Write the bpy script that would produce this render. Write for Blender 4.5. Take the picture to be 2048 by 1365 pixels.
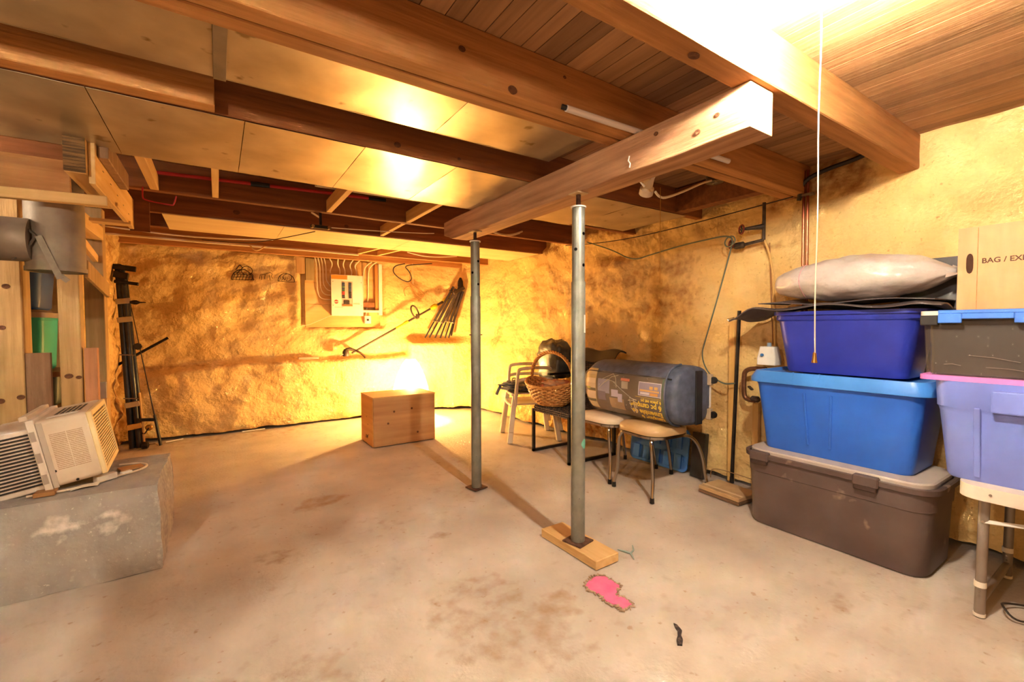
import bpy, bmesh, math, random
from mathutils import Vector, Matrix, noise

# ------------------------------------------------------------------ scene, camera, light
for o in list(bpy.data.objects): bpy.data.objects.remove(o, do_unlink=True)
scene = bpy.context.scene
COL = scene.collection
random.seed(7)
R = math.radians

cam_d = bpy.data.cameras.new('camera'); cam = bpy.data.objects.new('camera', cam_d); COL.objects.link(cam)
cam_d.sensor_fit = 'HORIZONTAL'; cam_d.sensor_width = 36.0
cam_d.lens = 36.0 * 892.0 / 2048.0
cam_d.clip_start = 0.02
YAW, PIT, ROL = R(33.4), R(-1.9), R(-0.19)
fw = Vector((math.sin(YAW)*math.cos(PIT), math.cos(YAW)*math.cos(PIT), math.sin(PIT)))
rt = Vector((math.cos(YAW), -math.sin(YAW), 0)); up = rt.cross(fw)
rt2 = rt*math.cos(ROL) + up*math.sin(ROL); up2 = -rt*math.sin(ROL) + up*math.cos(ROL)
m = Matrix((rt2, up2, -fw)).transposed().to_4x4(); m.translation = (0, 0, 1.16)
cam.matrix_world = m
scene.camera = cam

w = bpy.data.worlds.new('world'); scene.world = w; w.use_nodes = True
w.node_tree.nodes['Background'].inputs[0].default_value = (1.0, 0.72, 0.45, 1)
w.node_tree.nodes['Background'].inputs[1].default_value = 0.02

scene.view_settings.view_transform = 'Standard'
scene.view_settings.look = 'None'
scene.view_settings.gamma = 1.0
scene.view_settings.use_curve_mapping = False
scene.view_settings.exposure = 0.15
try:
    cy_ = scene.cycles
    cy_.max_bounces = 6; cy_.diffuse_bounces = 4; cy_.glossy_bounces = 3; cy_.transmission_bounces = 3; cy_.transparent_max_bounces = 8
    cy_.use_adaptive_sampling = True; cy_.adaptive_threshold = 0.03; cy_.use_denoising = True
    cy_.sample_clamp_indirect = 6.0; cy_.caustics_reflective = False; cy_.caustics_refractive = False
except Exception: pass

# bulb positions, radiant power in watts and colours
BULB_NEAR = ((1.36, 0.56, 2.045), 98.0, (1.0, 0.86, 0.68))
BULB_LEFT = ((-1.0, 0.45, 1.93), 72.0, (1.0, 0.86, 0.68))
BULB_FILL = ((-1.42, 2.95, 1.90), 16.0, (1.0, 0.86, 0.68))  # added fill bulb, only there to brighten the stored totes
BULB_FLOOR = ((1.95, 5.20, 0.52), 180.0, (1.0, 0.60, 0.225))

# ------------------------------------------------------------------ helpers
class MB:
    def __init__(s): s.v = []; s.f = []
    def add(s, vs, fs):
        b = len(s.v); s.v += [tuple(p) for p in vs]; s.f += [tuple(b+i for i in f) for f in fs]; return s
    def box(s, x0, x1, y0, y1, z0, z1):
        return s.add([(x0,y0,z0),(x1,y0,z0),(x1,y1,z0),(x0,y1,z0),(x0,y0,z1),(x1,y0,z1),(x1,y1,z1),(x0,y1,z1)],
            [(0,3,2,1),(4,5,6,7),(0,1,5,4),(1,2,6,5),(2,3,7,6),(3,0,4,7)])
    def obox(s, c, size, M=None):
        M = M or Matrix.Identity(3); c = Vector(c); a, b, d = [q/2 for q in size]
        vs = [c + M @ Vector(p) for p in ((-a,-b,-d),(a,-b,-d),(a,b,-d),(-a,b,-d),(-a,-b,d),(a,-b,d),(a,b,d),(-a,b,d))]
        return s.add(vs, [(0,3,2,1),(4,5,6,7),(0,1,5,4),(1,2,6,5),(2,3,7,6),(3,0,4,7)])
    def bar(s, p, q, wd, ht, upv=(0,0,1)):
        p, q = Vector(p), Vector(q); d = (q-p); L = d.length; d.normalize()
        u = Vector(upv); sd = d.cross(u)
        if sd.length < 1e-4: sd = d.cross(Vector((1,0,0)))
        sd.normalize(); u = sd.cross(d)
        return s.obox((p+q)/2, (L, wd, ht), Matrix((d, sd, u)).transposed())
    def tube(s, pts, r, n=8, closed=False):
        pts = [Vector(p) for p in pts]; N = len(pts); rr = r if isinstance(r, (list, tuple)) else [r]*N
        rings = []; prev = None
        for i, p in enumerate(pts):
            if closed: t = pts[(i+1) % N] - pts[i-1]
            else: t = pts[min(i+1, N-1)] - pts[max(i-1, 0)]
            if t.length < 1e-9: t = Vector((0,0,1))
            t.normalize()
            if prev is None:
                a = Vector((0,0,1)) if abs(t.z) < .9 else Vector((1,0,0)); nrm = (a - t*a.dot(t)).normalized()
            else:
                nrm = prev - t*prev.dot(t)
                if nrm.length < 1e-6: nrm = t.orthogonal()
                nrm.normalize()
            prev = nrm; bn = t.cross(nrm)
            rings.append([p + (nrm*math.cos(2*math.pi*k/n) + bn*math.sin(2*math.pi*k/n))*rr[i] for k in range(n)])
        return s.loft(rings, closed_path=closed, caps=not closed)
    def loft(s, rings, closed_path=False, caps=True):
        n = len(rings[0]); b = len(s.v)
        for r_ in rings: s.v += [tuple(p) for p in r_]
        m_ = len(rings)
        for i in range(m_ if closed_path else m_-1):
            j = (i+1) % m_
            for k in range(n):
                l = (k+1) % n
                s.f.append((b+i*n+k, b+i*n+l, b+j*n+l, b+j*n+k))
        if caps is True or caps == 'start': s.f.append(tuple(b+k for k in reversed(range(n))))
        if caps is True or caps == 'end': s.f.append(tuple(b+(m_-1)*n+k for k in range(n)))
        return s
    def lathe(s, prof, c=(0,0,0), n=20, axis='z', caps=True):
        c = Vector(c); rings = []
        for r_, h in prof:
            ring = []
            for k in range(n):
                a = 2*math.pi*k/n; x, y = r_*math.cos(a), r_*math.sin(a)
                ring.append(c + (Vector((x,y,h)) if axis == 'z' else Vector((h,x,y)) if axis == 'x' else Vector((y,h,x))))
            rings.append(ring)
        return s.loft(rings, caps=caps)
    def grid(s, fn, nu, nv, close_u=False):
        b = len(s.v)
        for j in range(nv+1):
            for i in range(nu+1): s.v.append(tuple(fn(i/nu, j/nv)))
        for j in range(nv):
            for i in range(nu):
                a = b + j*(nu+1) + i
                s.f.append((a, a+1, a+nu+2, a+nu+1))
        return s
    def slab(s, fn, nu, nv, t):
        """a grid sheet fn(u,v)->Vector given thickness t downwards along its normal"""
        P = [[Vector(fn(i/nu, j/nv)) for i in range(nu+1)] for j in range(nv+1)]
        b = len(s.v); W = nu+1; H = nv+1
        nr = [[None]*W for _ in range(H)]
        for j in range(H):
            for i in range(W):
                a = P[j][min(i+1,nu)]-P[j][max(i-1,0)]; c = P[min(j+1,nv)][i]-P[max(j-1,0)][i]
                q = a.cross(c); nr[j][i] = q.normalized() if q.length > 1e-9 else Vector((0,0,1))
        for j in range(H):
            for i in range(W): s.v.append(tuple(P[j][i]))
        for j in range(H):
            for i in range(W): s.v.append(tuple(P[j][i]-nr[j][i]*t))
        o = W*H
        for j in range(nv):
            for i in range(nu):
                a = b+j*W+i
                s.f.append((a,a+1,a+W+1,a+W)); s.f.append((o+a,o+a+W,o+a+W+1,o+a+1))
        for i in range(nu):
            a = b+i; s.f.append((a,o+a,o+a+1,a+1)); a = b+nv*W+i; s.f.append((a,a+1,o+a+1,o+a))
        for j in range(nv):
            a = b+j*W; s.f.append((a,a+W,o+a+W,o+a)); a = b+j*W+nu; s.f.append((a,o+a,o+a+W,a+W))
        return s
    def build(s, name, mt=None, parent=None, smooth=False, bevel=0.0, world=False, recentre=True, segs=1, angle=35):
        me = bpy.data.meshes.new(name); vs = s.v; loc = Vector((0,0,0))
        if parent is None and recentre and vs:
            xs = [p[0] for p in vs]; ys = [p[1] for p in vs]; zs = [p[2] for p in vs]
            loc = Vector(((min(xs)+max(xs))/2, (min(ys)+max(ys))/2, min(zs)))
            vs = [(p[0]-loc.x, p[1]-loc.y, p[2]-loc.z) for p in vs]
        me.from_pydata(vs, [], s.f)
        bm = bmesh.new(); bm.from_mesh(me)
        if bevel > 0:
            ed = [e for e in bm.edges if len(e.link_faces) == 2 and e.calc_face_angle(0) > R(30)]
            if ed: bmesh.ops.bevel(bm, geom=ed, offset=bevel, segments=segs, affect='EDGES', profile=.6)
        bmesh.ops.recalc_face_normals(bm, faces=bm.faces)
        bm.to_mesh(me); bm.free()
        if smooth:
            me.polygons.foreach_set('use_smooth', [True]*len(me.polygons))
            try: me.set_sharp_from_angle(angle=R(angle))
            except Exception: pass
        o = bpy.data.objects.new(name, me); COL.objects.link(o)
        if mt: me.materials.append(mt)
        if parent is not None:
            o.parent = parent
            if world: o.location = -Vector(parent.location)
        else: o.location = loc
        return o

def tag(o, label=None, cat=None, group=None, kind=None):
    if label: o['label'] = label
    if cat: o['category'] = cat
    if group: o['group'] = group
    if kind: o['kind'] = kind
    return o
def thing(name, label, cat, loc=(0,0,0), rot=(0,0,0), group=None):
    o = bpy.data.objects.new(name, None); COL.objects.link(o)
    o.empty_display_size = .05
    o.location = loc; o.rotation_euler = rot
    return tag(o, label, cat, group)
def copy_tree(o, parent=None):
    c = o.copy(); COL.objects.link(c)
    if parent is not None: c.parent = parent
    for ch in [q for q in bpy.data.objects if q.parent == o]: copy_tree(ch, c)
    return c
def chaikin(pts, it=2, closed=False):
    pts = [Vector(p) for p in pts]
    for _ in range(it):
        out = [] if closed else [pts[0]]
        for i in range(len(pts) if closed else len(pts)-1):
            a, b = pts[i], pts[(i+1) % len(pts)]
            out += [a*.75+b*.25, a*.25+b*.75]
        if not closed: out.append(pts[-1])
        pts = out
    return pts
def rrect(wx, wy, r, z, n=5, c=(0,0)):
    """ring of a rounded rectangle"""
    r = min(r, wx/2-1e-4, wy/2-1e-4); out = []
    for q, (sx, sy) in enumerate(((1,1),(-1,1),(-1,-1),(1,-1))):
        for k in range(n+1):
            a = math.pi/2*(q + k/n)
            out.append(Vector((c[0]+sx*(wx/2-r)+r*math.cos(a), c[1]+sy*(wy/2-r)+r*math.sin(a), z)))
    return out
def rotm(ax, ay, az):
    from mathutils import Euler
    return Euler((ax, ay, az), 'XYZ').to_matrix()

# ------------------------------------------------------------------ materials
def lin(c): return tuple(((x/12.92) if x <= .04045 else ((x+.055)/1.055)**2.4) for x in c)
def hexc(h): return lin(tuple(int(h[i:i+2],16)/255 for i in (0,2,4)))
MATS = {}
def M(name, c1, c2=None, scale=6.0, stretch=(1,1,1), rough=.6, metal=0.0, bump=0.0, bscale=60.0, detail=6.0, spec=.4, rvar=0.0,
      lo=.35, hi=.68, objvar=0.0, trans=0.0, alpha=1.0, bstretch=None, speck=None):
    if name in MATS: return MATS[name]
    mt = bpy.data.materials.new(name); mt.use_nodes = True; nt = mt.node_tree; N = nt.nodes; L = nt.links
    b = N['Principled BSDF']; b.inputs['Roughness'].default_value = rough; b.inputs['Metallic'].default_value = metal
    b.inputs['Specular IOR Level'].default_value = spec
    if trans: b.inputs['Transmission Weight'].default_value = trans
    if alpha < 1: b.inputs['Alpha'].default_value = alpha
    c1 = hexc(c1) if isinstance(c1, str) else c1; c2 = (hexc(c2) if isinstance(c2, str) else c2) if c2 else None
    tc = N.new('ShaderNodeTexCoord'); mp = N.new('ShaderNodeMapping'); L.new(tc.outputs['Object'], mp.inputs[0])
    mp.inputs['Scale'].default_value = stretch
    if objvar:
        oi = N.new('ShaderNodeObjectInfo'); vm = N.new('ShaderNodeVectorMath'); vm.operation = 'SCALE'; vm.inputs[0].default_value = (37,53,71)
        L.new(oi.outputs['Random'], vm.inputs['Scale']); L.new(vm.outputs[0], mp.inputs['Location'])
    col = None
    if c2:
        nz = N.new('ShaderNodeTexNoise'); nz.inputs['Scale'].default_value = scale; nz.inputs['Detail'].default_value = detail
        L.new(mp.outputs[0], nz.inputs['Vector'])
        rp = N.new('ShaderNodeValToRGB'); rp.color_ramp.elements[0].position = lo; rp.color_ramp.elements[1].position = hi
        rp.color_ramp.elements[0].color = (*c1, 1); rp.color_ramp.elements[1].color = (*c2, 1)
        L.new(nz.outputs['Fac'], rp.inputs[0]); col = rp.outputs[0]
        if rvar:
            mr = N.new('ShaderNodeMapRange'); mr.inputs[3].default_value = max(.02, rough-rvar); mr.inputs[4].default_value = min(1, rough+rvar)
            L.new(nz.outputs['Fac'], mr.inputs[0]); L.new(mr.outputs[0], b.inputs['Roughness'])
    else: b.inputs['Base Color'].default_value = (*c1, 1)
    if speck:
        sc, sscale, thr = speck; sc = hexc(sc)
        n3 = N.new('ShaderNodeTexNoise'); n3.inputs['Scale'].default_value = sscale; n3.inputs['Detail'].default_value = 3; L.new(mp.outputs[0], n3.inputs['Vector'])
        r3 = N.new('ShaderNodeValToRGB'); r3.color_ramp.elements[0].position = thr; r3.color_ramp.elements[1].position = thr+.06
        L.new(n3.outputs['Fac'], r3.inputs[0])
        mx = N.new('ShaderNodeMix'); mx.data_type = 'RGBA'; L.new(r3.outputs[0], mx.inputs[0])
        if col: L.new(col, mx.inputs[6])
        else: mx.inputs[6].default_value = (*c1, 1)
        mx.inputs[7].default_value = (*sc, 1); col = mx.outputs[2]
    if objvar:
        oi2 = N.new('ShaderNodeObjectInfo'); mr = N.new('ShaderNodeMapRange'); mr.inputs[3].default_value = 1-objvar; mr.inputs[4].default_value = 1+objvar
        L.new(oi2.outputs['Random'], mr.inputs[0])
        hs = N.new('ShaderNodeHueSaturation'); L.new(mr.outputs[0], hs.inputs['Value'])
        if col: L.new(col, hs.inputs['Color'])
        else: hs.inputs['Color'].default_value = (*c1, 1)
        col = hs.outputs[0]
    if col: L.new(col, b.inputs['Base Color'])
    if bump:
        n2 = N.new('ShaderNodeTexNoise'); n2.inputs['Scale'].default_value = bscale; n2.inputs['Detail'].default_value = 5
        if bstretch:
            m2 = N.new('ShaderNodeMapping'); L.new(tc.outputs['Object'], m2.inputs[0]); m2.inputs['Scale'].default_value = bstretch; L.new(m2.outputs[0], n2.inputs['Vector'])
        else: L.new(mp.outputs[0], n2.inputs['Vector'])
        bp = N.new('ShaderNodeBump'); bp.inputs['Strength'].default_value = bump; bp.inputs['Distance'].default_value = .01
        L.new(n2.outputs['Fac'], bp.inputs['Height']); L.new(bp.outputs[0], b.inputs['Normal'])
    MATS[name] = mt; return mt
def wood(name, c1, c2, axis='x', rough=.7, bump=.25, g=1.0, objvar=.12, knots=None):
    st = {'x': (.9*g, 14*g, 14*g), 'y': (14*g, .9*g, 14*g), 'z': (14*g, 14*g, .9*g)}[axis]
    return M(name, c1, c2, scale=2.2, stretch=st, rough=rough, bump=bump, bscale=5.0, detail=8, spec=.25, lo=.3, hi=.72, objvar=objvar)
def emit(name, c, s):
    mt = bpy.data.materials.new(name); mt.use_nodes = True; nt = mt.node_tree
    nt.nodes.remove(nt.nodes['Principled BSDF']); e = nt.nodes.new('ShaderNodeEmission')
    e.inputs[0].default_value = (*c, 1); e.inputs[1].default_value = s
    nt.links.new(e.outputs[0], nt.nodes['Material Output'].inputs[0]); return mt
def attr_mat(name, base1, base2, stain, scale, rough, bump, bscale, spec=.3, attr='stain', stain2=None, bdist=.01, clean=None):
    """surface whose stains and painted shade follow a per-vertex mask broken up by noise"""
    mt = bpy.data.materials.new(name); mt.use_nodes = True; nt = mt.node_tree; N = nt.nodes; L = nt.links
    b = N['Principled BSDF']; b.inputs['Roughness'].default_value = rough; b.inputs['Specular IOR Level'].default_value = spec
    tc = N.new('ShaderNodeTexCoord')
    def nz(sc, det, st=None):
        n = N.new('ShaderNodeTexNoise'); n.inputs['Scale'].default_value = sc; n.inputs['Detail'].default_value = det
        if st:
            mp = N.new('ShaderNodeMapping'); mp.inputs['Scale'].default_value = st; L.new(tc.outputs['Object'], mp.inputs[0]); L.new(mp.outputs[0], n.inputs['Vector'])
        else: L.new(tc.outputs['Object'], n.inputs['Vector'])
        return n.outputs['Fac']
    rp = N.new('ShaderNodeValToRGB'); rp.color_ramp.elements[0].position = .36; rp.color_ramp.elements[1].position = .66
    rp.color_ramp.elements[0].color = (*hexc(base1), 1); rp.color_ramp.elements[1].color = (*hexc(base2), 1)
    L.new(nz(scale, 8), rp.inputs[0])
    at = N.new('ShaderNodeAttribute'); at.attribute_name = attr
    fine = nz(scale*6, 8)
    ad = N.new('ShaderNodeMath'); ad.operation = 'ADD'; L.new(at.outputs['Fac'], ad.inputs[0]); L.new(fine, ad.inputs[1])
    mr = N.new('ShaderNodeMapRange'); mr.inputs[1].default_value = .62; mr.inputs[2].default_value = 1.15; L.new(ad.outputs[0], mr.inputs[0])
    mx = N.new('ShaderNodeMix'); mx.data_type = 'RGBA'; L.new(mr.outputs[0], mx.inputs[0]); L.new(rp.outputs[0], mx.inputs[6]); mx.inputs[7].default_value = (*hexc(stain), 1)
    col = mx.outputs[2]
    # small specks
    sp = N.new('ShaderNodeMapRange'); sp.inputs[1].default_value = .66; sp.inputs[2].default_value = .74; L.new(nz(scale*11, 4), sp.inputs[0])
    sm = N.new('ShaderNodeMath'); sm.operation = 'MULTIPLY'; L.new(sp.outputs[0], sm.inputs[0]); sm.inputs[1].default_value = .6
    m3 = N.new('ShaderNodeMix'); m3.data_type = 'RGBA'; L.new(sm.outputs[0], m3.inputs[0]); L.new(col, m3.inputs[6]); m3.inputs[7].default_value = (*hexc(stain), 1); col = m3.outputs[2]
    L.new(col, b.inputs['Base Color'])
    bp = N.new('ShaderNodeBump'); bp.inputs['Strength'].default_value = bump; bp.inputs['Distance'].default_value = bdist
    L.new(nz(bscale, 8), bp.inputs['Height']); L.new(bp.outputs[0], b.inputs['Normal'])
    return mt
def smoothstep(a, b, x):
    t = max(0., min(1., (x-a)/(b-a))); return t*t*(3-2*t)
def set_attr(o, vals, name='stain'):
    a = o.data.attributes.new(name, 'FLOAT', 'POINT'); a.data.foreach_set('value', vals)
def N3(x, y, z, s): return noise.noise(Vector((x, y, z))*s)
def FB(x, y, z, s, o=4): return noise.fractal(Vector((x, y, z))*s, 1.0, 2.0, o)

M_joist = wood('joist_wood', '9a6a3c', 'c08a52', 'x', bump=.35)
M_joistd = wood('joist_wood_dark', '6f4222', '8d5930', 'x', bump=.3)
M_beam = wood('beam_wood', '93694a', 'c59a72', 'y', bump=.5)
M_plank = wood('ceiling_plank_wood', '9c7650', 'b88e64', 'y', bump=.25, objvar=.3)
M_pine_y = wood('pine_y', 'd2a86a', 'e6c48a', 'y', bump=.2)
M_pine_x = wood('pine_x', 'd2a86a', 'e6c48a', 'x', bump=.2)
M_pine_z = wood('pine_z', 'c39a62', 'dab980', 'z', bump=.25)
M_stud = wood('stud_wood', '97794c', 'b89766', 'z', bump=.3)
M_greywood = wood('weathered_wood', '7d5f45', '9c7c5e', 'z', bump=.5)
M_ply = wood('plywood_x', 'b5895a', 'd9ae78', 'x', bump=.15, g=.5)
M_plyd = wood('plywood_top', 'd8a862', 'ecc483', 'x', bump=.1, g=.5)
M_steel = M('galvanised_steel', 'b0a48c', 'd2c6ac', scale=5, rough=.34, metal=.66, bump=.10, bscale=14, rvar=.13, stretch=(1,1,1), speck=('8a7858', 9, .67))
M_steelr = M('galvanised_pipe', '75695a', '8a7d6d', scale=9, rough=.62, metal=.55, bump=.05, bscale=30, rvar=.1)
M_post = M('grey_post_paint', '74776f', '878a80', scale=14, rough=.42, metal=.35, bump=.05, bscale=80, speck=('4c4c48', 40, .72))
M_rust = M('rusty_steel', '4a3226', '6e5140', scale=40, rough=.75, metal=.5, bump=.3, bscale=120)
M_black = M('black_plastic', '151515', '232323', scale=20, rough=.45)
M_blackmetal = M('black_metal', '1b1815', '2a2622', scale=20, rough=.4, metal=.6)
M_white = M('white_plastic', 'e6e2da', 'f0ece4', scale=6, rough=.4)
M_wire = M('white_cable', 'e0cfae', rough=.5)
M_wiredark = M('dark_cable', '2c2620', rough=.5)
M_chrome = M('chrome', 'b9b2a8', rough=.16, metal=1.0)
M_paper = M('paper', 'e8dfcf', rough=.7)
M_brass = M('brass', 'b08a4a', rough=.35, metal=1.0)
M_red = M('red_pex', 'b3262a', rough=.4)
# ------------------------------------------------------------------ floor
X0, X1, Y0, Y1 = -2.6, 3.5, -1.6, 6.2
def blob(x, y, cx, cy, rx, ry, rot=0, sc=3., amp=.55):
    dx, dy = x-cx, y-cy; c, s_ = math.cos(rot), math.sin(rot)
    u, v = (dx*c+dy*s_)/rx, (-dx*s_+dy*c)/ry
    d = math.sqrt(u*u+v*v) + amp*FB(x, y, cx, sc, 4)
    return 1-smoothstep(.6, 1.1, d)
mb = MB(); NX, NY = 230, 290; vals = []
def floor_z(x, y):
    return .004*FB(x, y, 0, 1.2, 3)
for j in range(NY+1):
    for i in range(NX+1):
        x = X0+(X1-X0)*i/NX; y = Y0+(Y1-Y0)*j/NY
        mb.v.append((x, y, floor_z(x, y)-.004))
        s = 0.
        s = max(s, .42*blob(x, y, .55, 3.15, .20, .13, .2))
        s = max(s, .22*blob(x, y, .86, 1.62, .22, .17, .9, 5, .8))
        s = max(s, .23*blob(x, y, .92, 1.32, .26, .15, -.5, 5, .8))
        s = max(s, .34*blob(x, y, 1.12, 1.40, .12, .09, .3, 6, .7))
        s = max(s, .25*blob(x, y, 1.0, 2.25, .10, .08, 0, 6, .9))
        s = max(s, .2*blob(x, y, .25, 2.55, .16, .10, .3, 6, .9))
        s = max(s, .15*blob(x, y, .1, 1.4, .30, .22, .3, 4, .9))
        s = max(s, .22*blob(x, y, 2.1, .75, .12, .05, .3, 7, .9))
        s += .22*smoothstep(5.1, 5.6, y)*smoothstep(1.2, .6, x)  # shadow strip before the back wall, painted into the floor colour
        s += .12*FB(x, y, 3.3, .9, 5) + .10*max(0, FB(x, y, 8.3, 5.5, 5))
        vals.append(max(0, s))
for j in range(NY):
    for i in range(NX):
        a = j*(NX+1)+i; mb.f.append((a, a+1, a+NX+2, a+NX+1))
M_floor = attr_mat('worn_concrete', 'aaa298', 'beb6aa', '8c7050', 2.4, .8, .3, 55, spec=.15)
floor = mb.build('floor', M_floor, smooth=True, recentre=False); set_attr(floor, vals); tag(floor, kind='structure')
# exposed pink paint in a chip of the concrete
def outline_part(name, pts, z0, z1, mt, parent, inset=0):
    b = MB(); n = len(pts)
    b.add([(x, y, z1) for x, y in pts] + [(x, y, z0) for x, y in pts],
          [tuple(range(n))] + [(i, (i+1) % n, n+(i+1) % n, n+i) for i in range(n)])
    return b.build(name, mt, parent)
pink = [(1.347,1.454),(1.397,1.477),(1.437,1.48),(1.472,1.457),(1.474,1.412),(1.473,1.365),(1.438,1.348),(1.411,1.331),(1.425,1.304),(1.423,1.268),(1.417,1.247),(1.394,1.243),(1.36,1.239),(1.351,1.252),(1.36,1.277),(1.347,1.298),(1.342,1.334),(1.354,1.36),(1.346,1.392),(1.339,1.422)]
outline_part('pink_patch', pink, -.006, .0015, M('pink_paint', 'e0608e', 'ec78a0', scale=20, rough=.6), floor)
rim = MB(); random.seed(3)
for i in range(len(pink)*3):
    k = i//3; a = Vector(pink[k]); b_ = Vector(pink[(k+1) % len(pink)]); p = a.lerp(b_, (i % 3)/3)
    c = Vector((1.42, 1.36)); d = (p-c).normalized(); q = p + d*random.uniform(.001, .012)
    rim.obox((q.x, q.y, .001), (random.uniform(.010,.026), random.uniform(.004,.010), random.uniform(.003,.006)), rotm(random.uniform(-.2,.2), random.uniform(-.2,.2), random.uniform(0, 3)))
rm = rim.build('chipped_rim', M('chip_concrete', '8a755c', 'bca88e', scale=50, rough=.9, bump=.6, bscale=90), floor); rm['kind'] = 'stuff'
dk = [(1.46,1.076),(1.463,1.062),(1.456,1.044),(1.45,1.031),(1.425,1.017),(1.411,.999),(1.385,.983),(1.372,.994),(1.391,1.012),(1.415,1.024),(1.437,1.042),(1.445,1.058)]
outline_part('black_mark', dk, -.006, .0012, M('tar', '1e1a16', '4a4038', scale=60, rough=.8, lo=.5, hi=.62), floor)
tm = MB(); tm.tube([(1.706,1.60,.001),(1.722,1.564,.001),(1.732,1.533,.001),(1.70,1.485,.001)], [.003,.006,.006,.002], 5).tube([(1.732,1.535,.001),(1.77,1.55,.001),(1.803,1.586,.001)], [.005,.005,.003], 5)
tm.build('teal_paint_mark', M('teal_mark', '7d9088', rough=.8), floor)

# ------------------------------------------------------------------ lumpy painted foundation walls
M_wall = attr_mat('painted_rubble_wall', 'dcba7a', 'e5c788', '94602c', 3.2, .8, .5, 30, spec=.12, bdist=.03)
def resample(pts, step):
    out = [pts[0].copy()]; acc = 0
    for a, b_ in zip(pts, pts[1:]):
        L = (b_-a).length; t = step-acc
        while t <= L: out.append(a.lerp(b_, t/L)); t += step
        acc = (acc+L) % step
    return out
def wall_sheet(name, path, step, zt, profile, stain_shade_f, gap, path_dir=None):
    P = resample([Vector((x, y, 0)) for x, y in path], step); P.append(Vector((*path[-1], 0))); nz = int(zt/step); mb_ = MB(); vals_ = []
    for i, p in enumerate(P):
        t = path_dir(p) if path_dir else (P[min(i+1, len(P)-1)]-P[max(i-1, 0)]).normalized(); nrm = Vector((t.y, -t.x, 0))   # points into the room
        g = gap(p, i*step)
        for k in range(nz+1):
            z = g + (zt-g)*k/nz
            d = profile(p, i*step, z); q = p + nrm*d
            mb_.v.append((q.x, q.y, z)); vals_.append(stain_shade_f(p, i*step, z))
    W = nz+1
    for i in range(len(P)-1):
        for k in range(nz):
            a = i*W+k; mb_.f.append((a, a+W, a+W+1, a+1))
    o = mb_.build(name, M_wall, smooth=True, recentre=False, angle=180); set_attr(o, vals_); tag(o, kind='structure'); return o
upper = chaikin([(q[0],q[1],0) for q in [(-.84,5.87),(.5,5.88),(1.5,5.89),(2.2,5.97),(2.64,5.95),(2.92,5.72),(3.06,5.35),(3.10,4.9),(3.13,4.2),(3.16,3.2),(3.17,2.0),(3.17,.6),(3.17,-1.62)]], 3)
_k = next(i for i, p in enumerate(upper) if p.y < 4.5)
back_path = [(p.x, p.y) for p in upper[:_k+1]]; right_path = [(p.x, p.y) for p in upper[_k:]]
def rough_noise(p, z, a1, a2, a3):
    b1 = FB(p.x*.9, p.y*.9, z*1.5, 2.6, 3); b2 = FB(p.x, p.y, z*1.3, 7.5, 3); b3 = N3(p.x, p.y, z, 24.)
    return a1*b1 + a2*b2 + a3*b3
def prof_back(p, s, z):
    x = p.x; right = smoothstep(2.12, 2.17, x + .02*N3(x, 0, z, 9))
    hl = .765 + .03*N3(x, 1, 0, 2.2) + .10*smoothstep(.2, -.9, x)*-1.2
    low = .15*(1-smoothstep(hl-.035, hl+.045, z)) * (1-right)
    hr = .945; low += .20*right*(1-smoothstep(hr-.045, hr+.10, z)) * (1-smoothstep(2.85, 3.05, x)*.7)
    d = low + rough_noise(p, z, .058, .011, .004)*(.5+.5*smoothstep(1.6, .2, x))
    rec = smoothstep(.80, .86, x)*(1-smoothstep(1.84, 1.90, x))*smoothstep(1.12, 1.17, z + .02*N3(x, 0, z, 12))
    edge = smoothstep(.70, .80, x)*(1-smoothstep(.82, .86, x))*smoothstep(1.10, 1.18, z)
    d = d*(1-rec) - .05*rec + .045*edge
    return d - .02*smoothstep(.12, 0, z)
def stain_back(p, s, z):
    v = .30*smoothstep(.78, .74, z)*smoothstep(.70, .76, z)*(1-smoothstep(2.0, 2.2, p.x))
    v += .03*smoothstep(.6, -.6, p.x) + .05*FB(p.x, p.y, z, 1.7, 4)
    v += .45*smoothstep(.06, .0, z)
    v += .15*smoothstep(-.45, -.8, p.x)
    v += .30*smoothstep(2.85, 2.95, p.x)*smoothstep(.2, .5, FB(p.x, p.y, z*.4, 3, 4))
    return max(0., v)
gapf = lambda p, s: .034 + .022*N3(p.x, p.y, 0, 4.) + .008*N3(p.x, p.y, 2, 17.)

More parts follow.
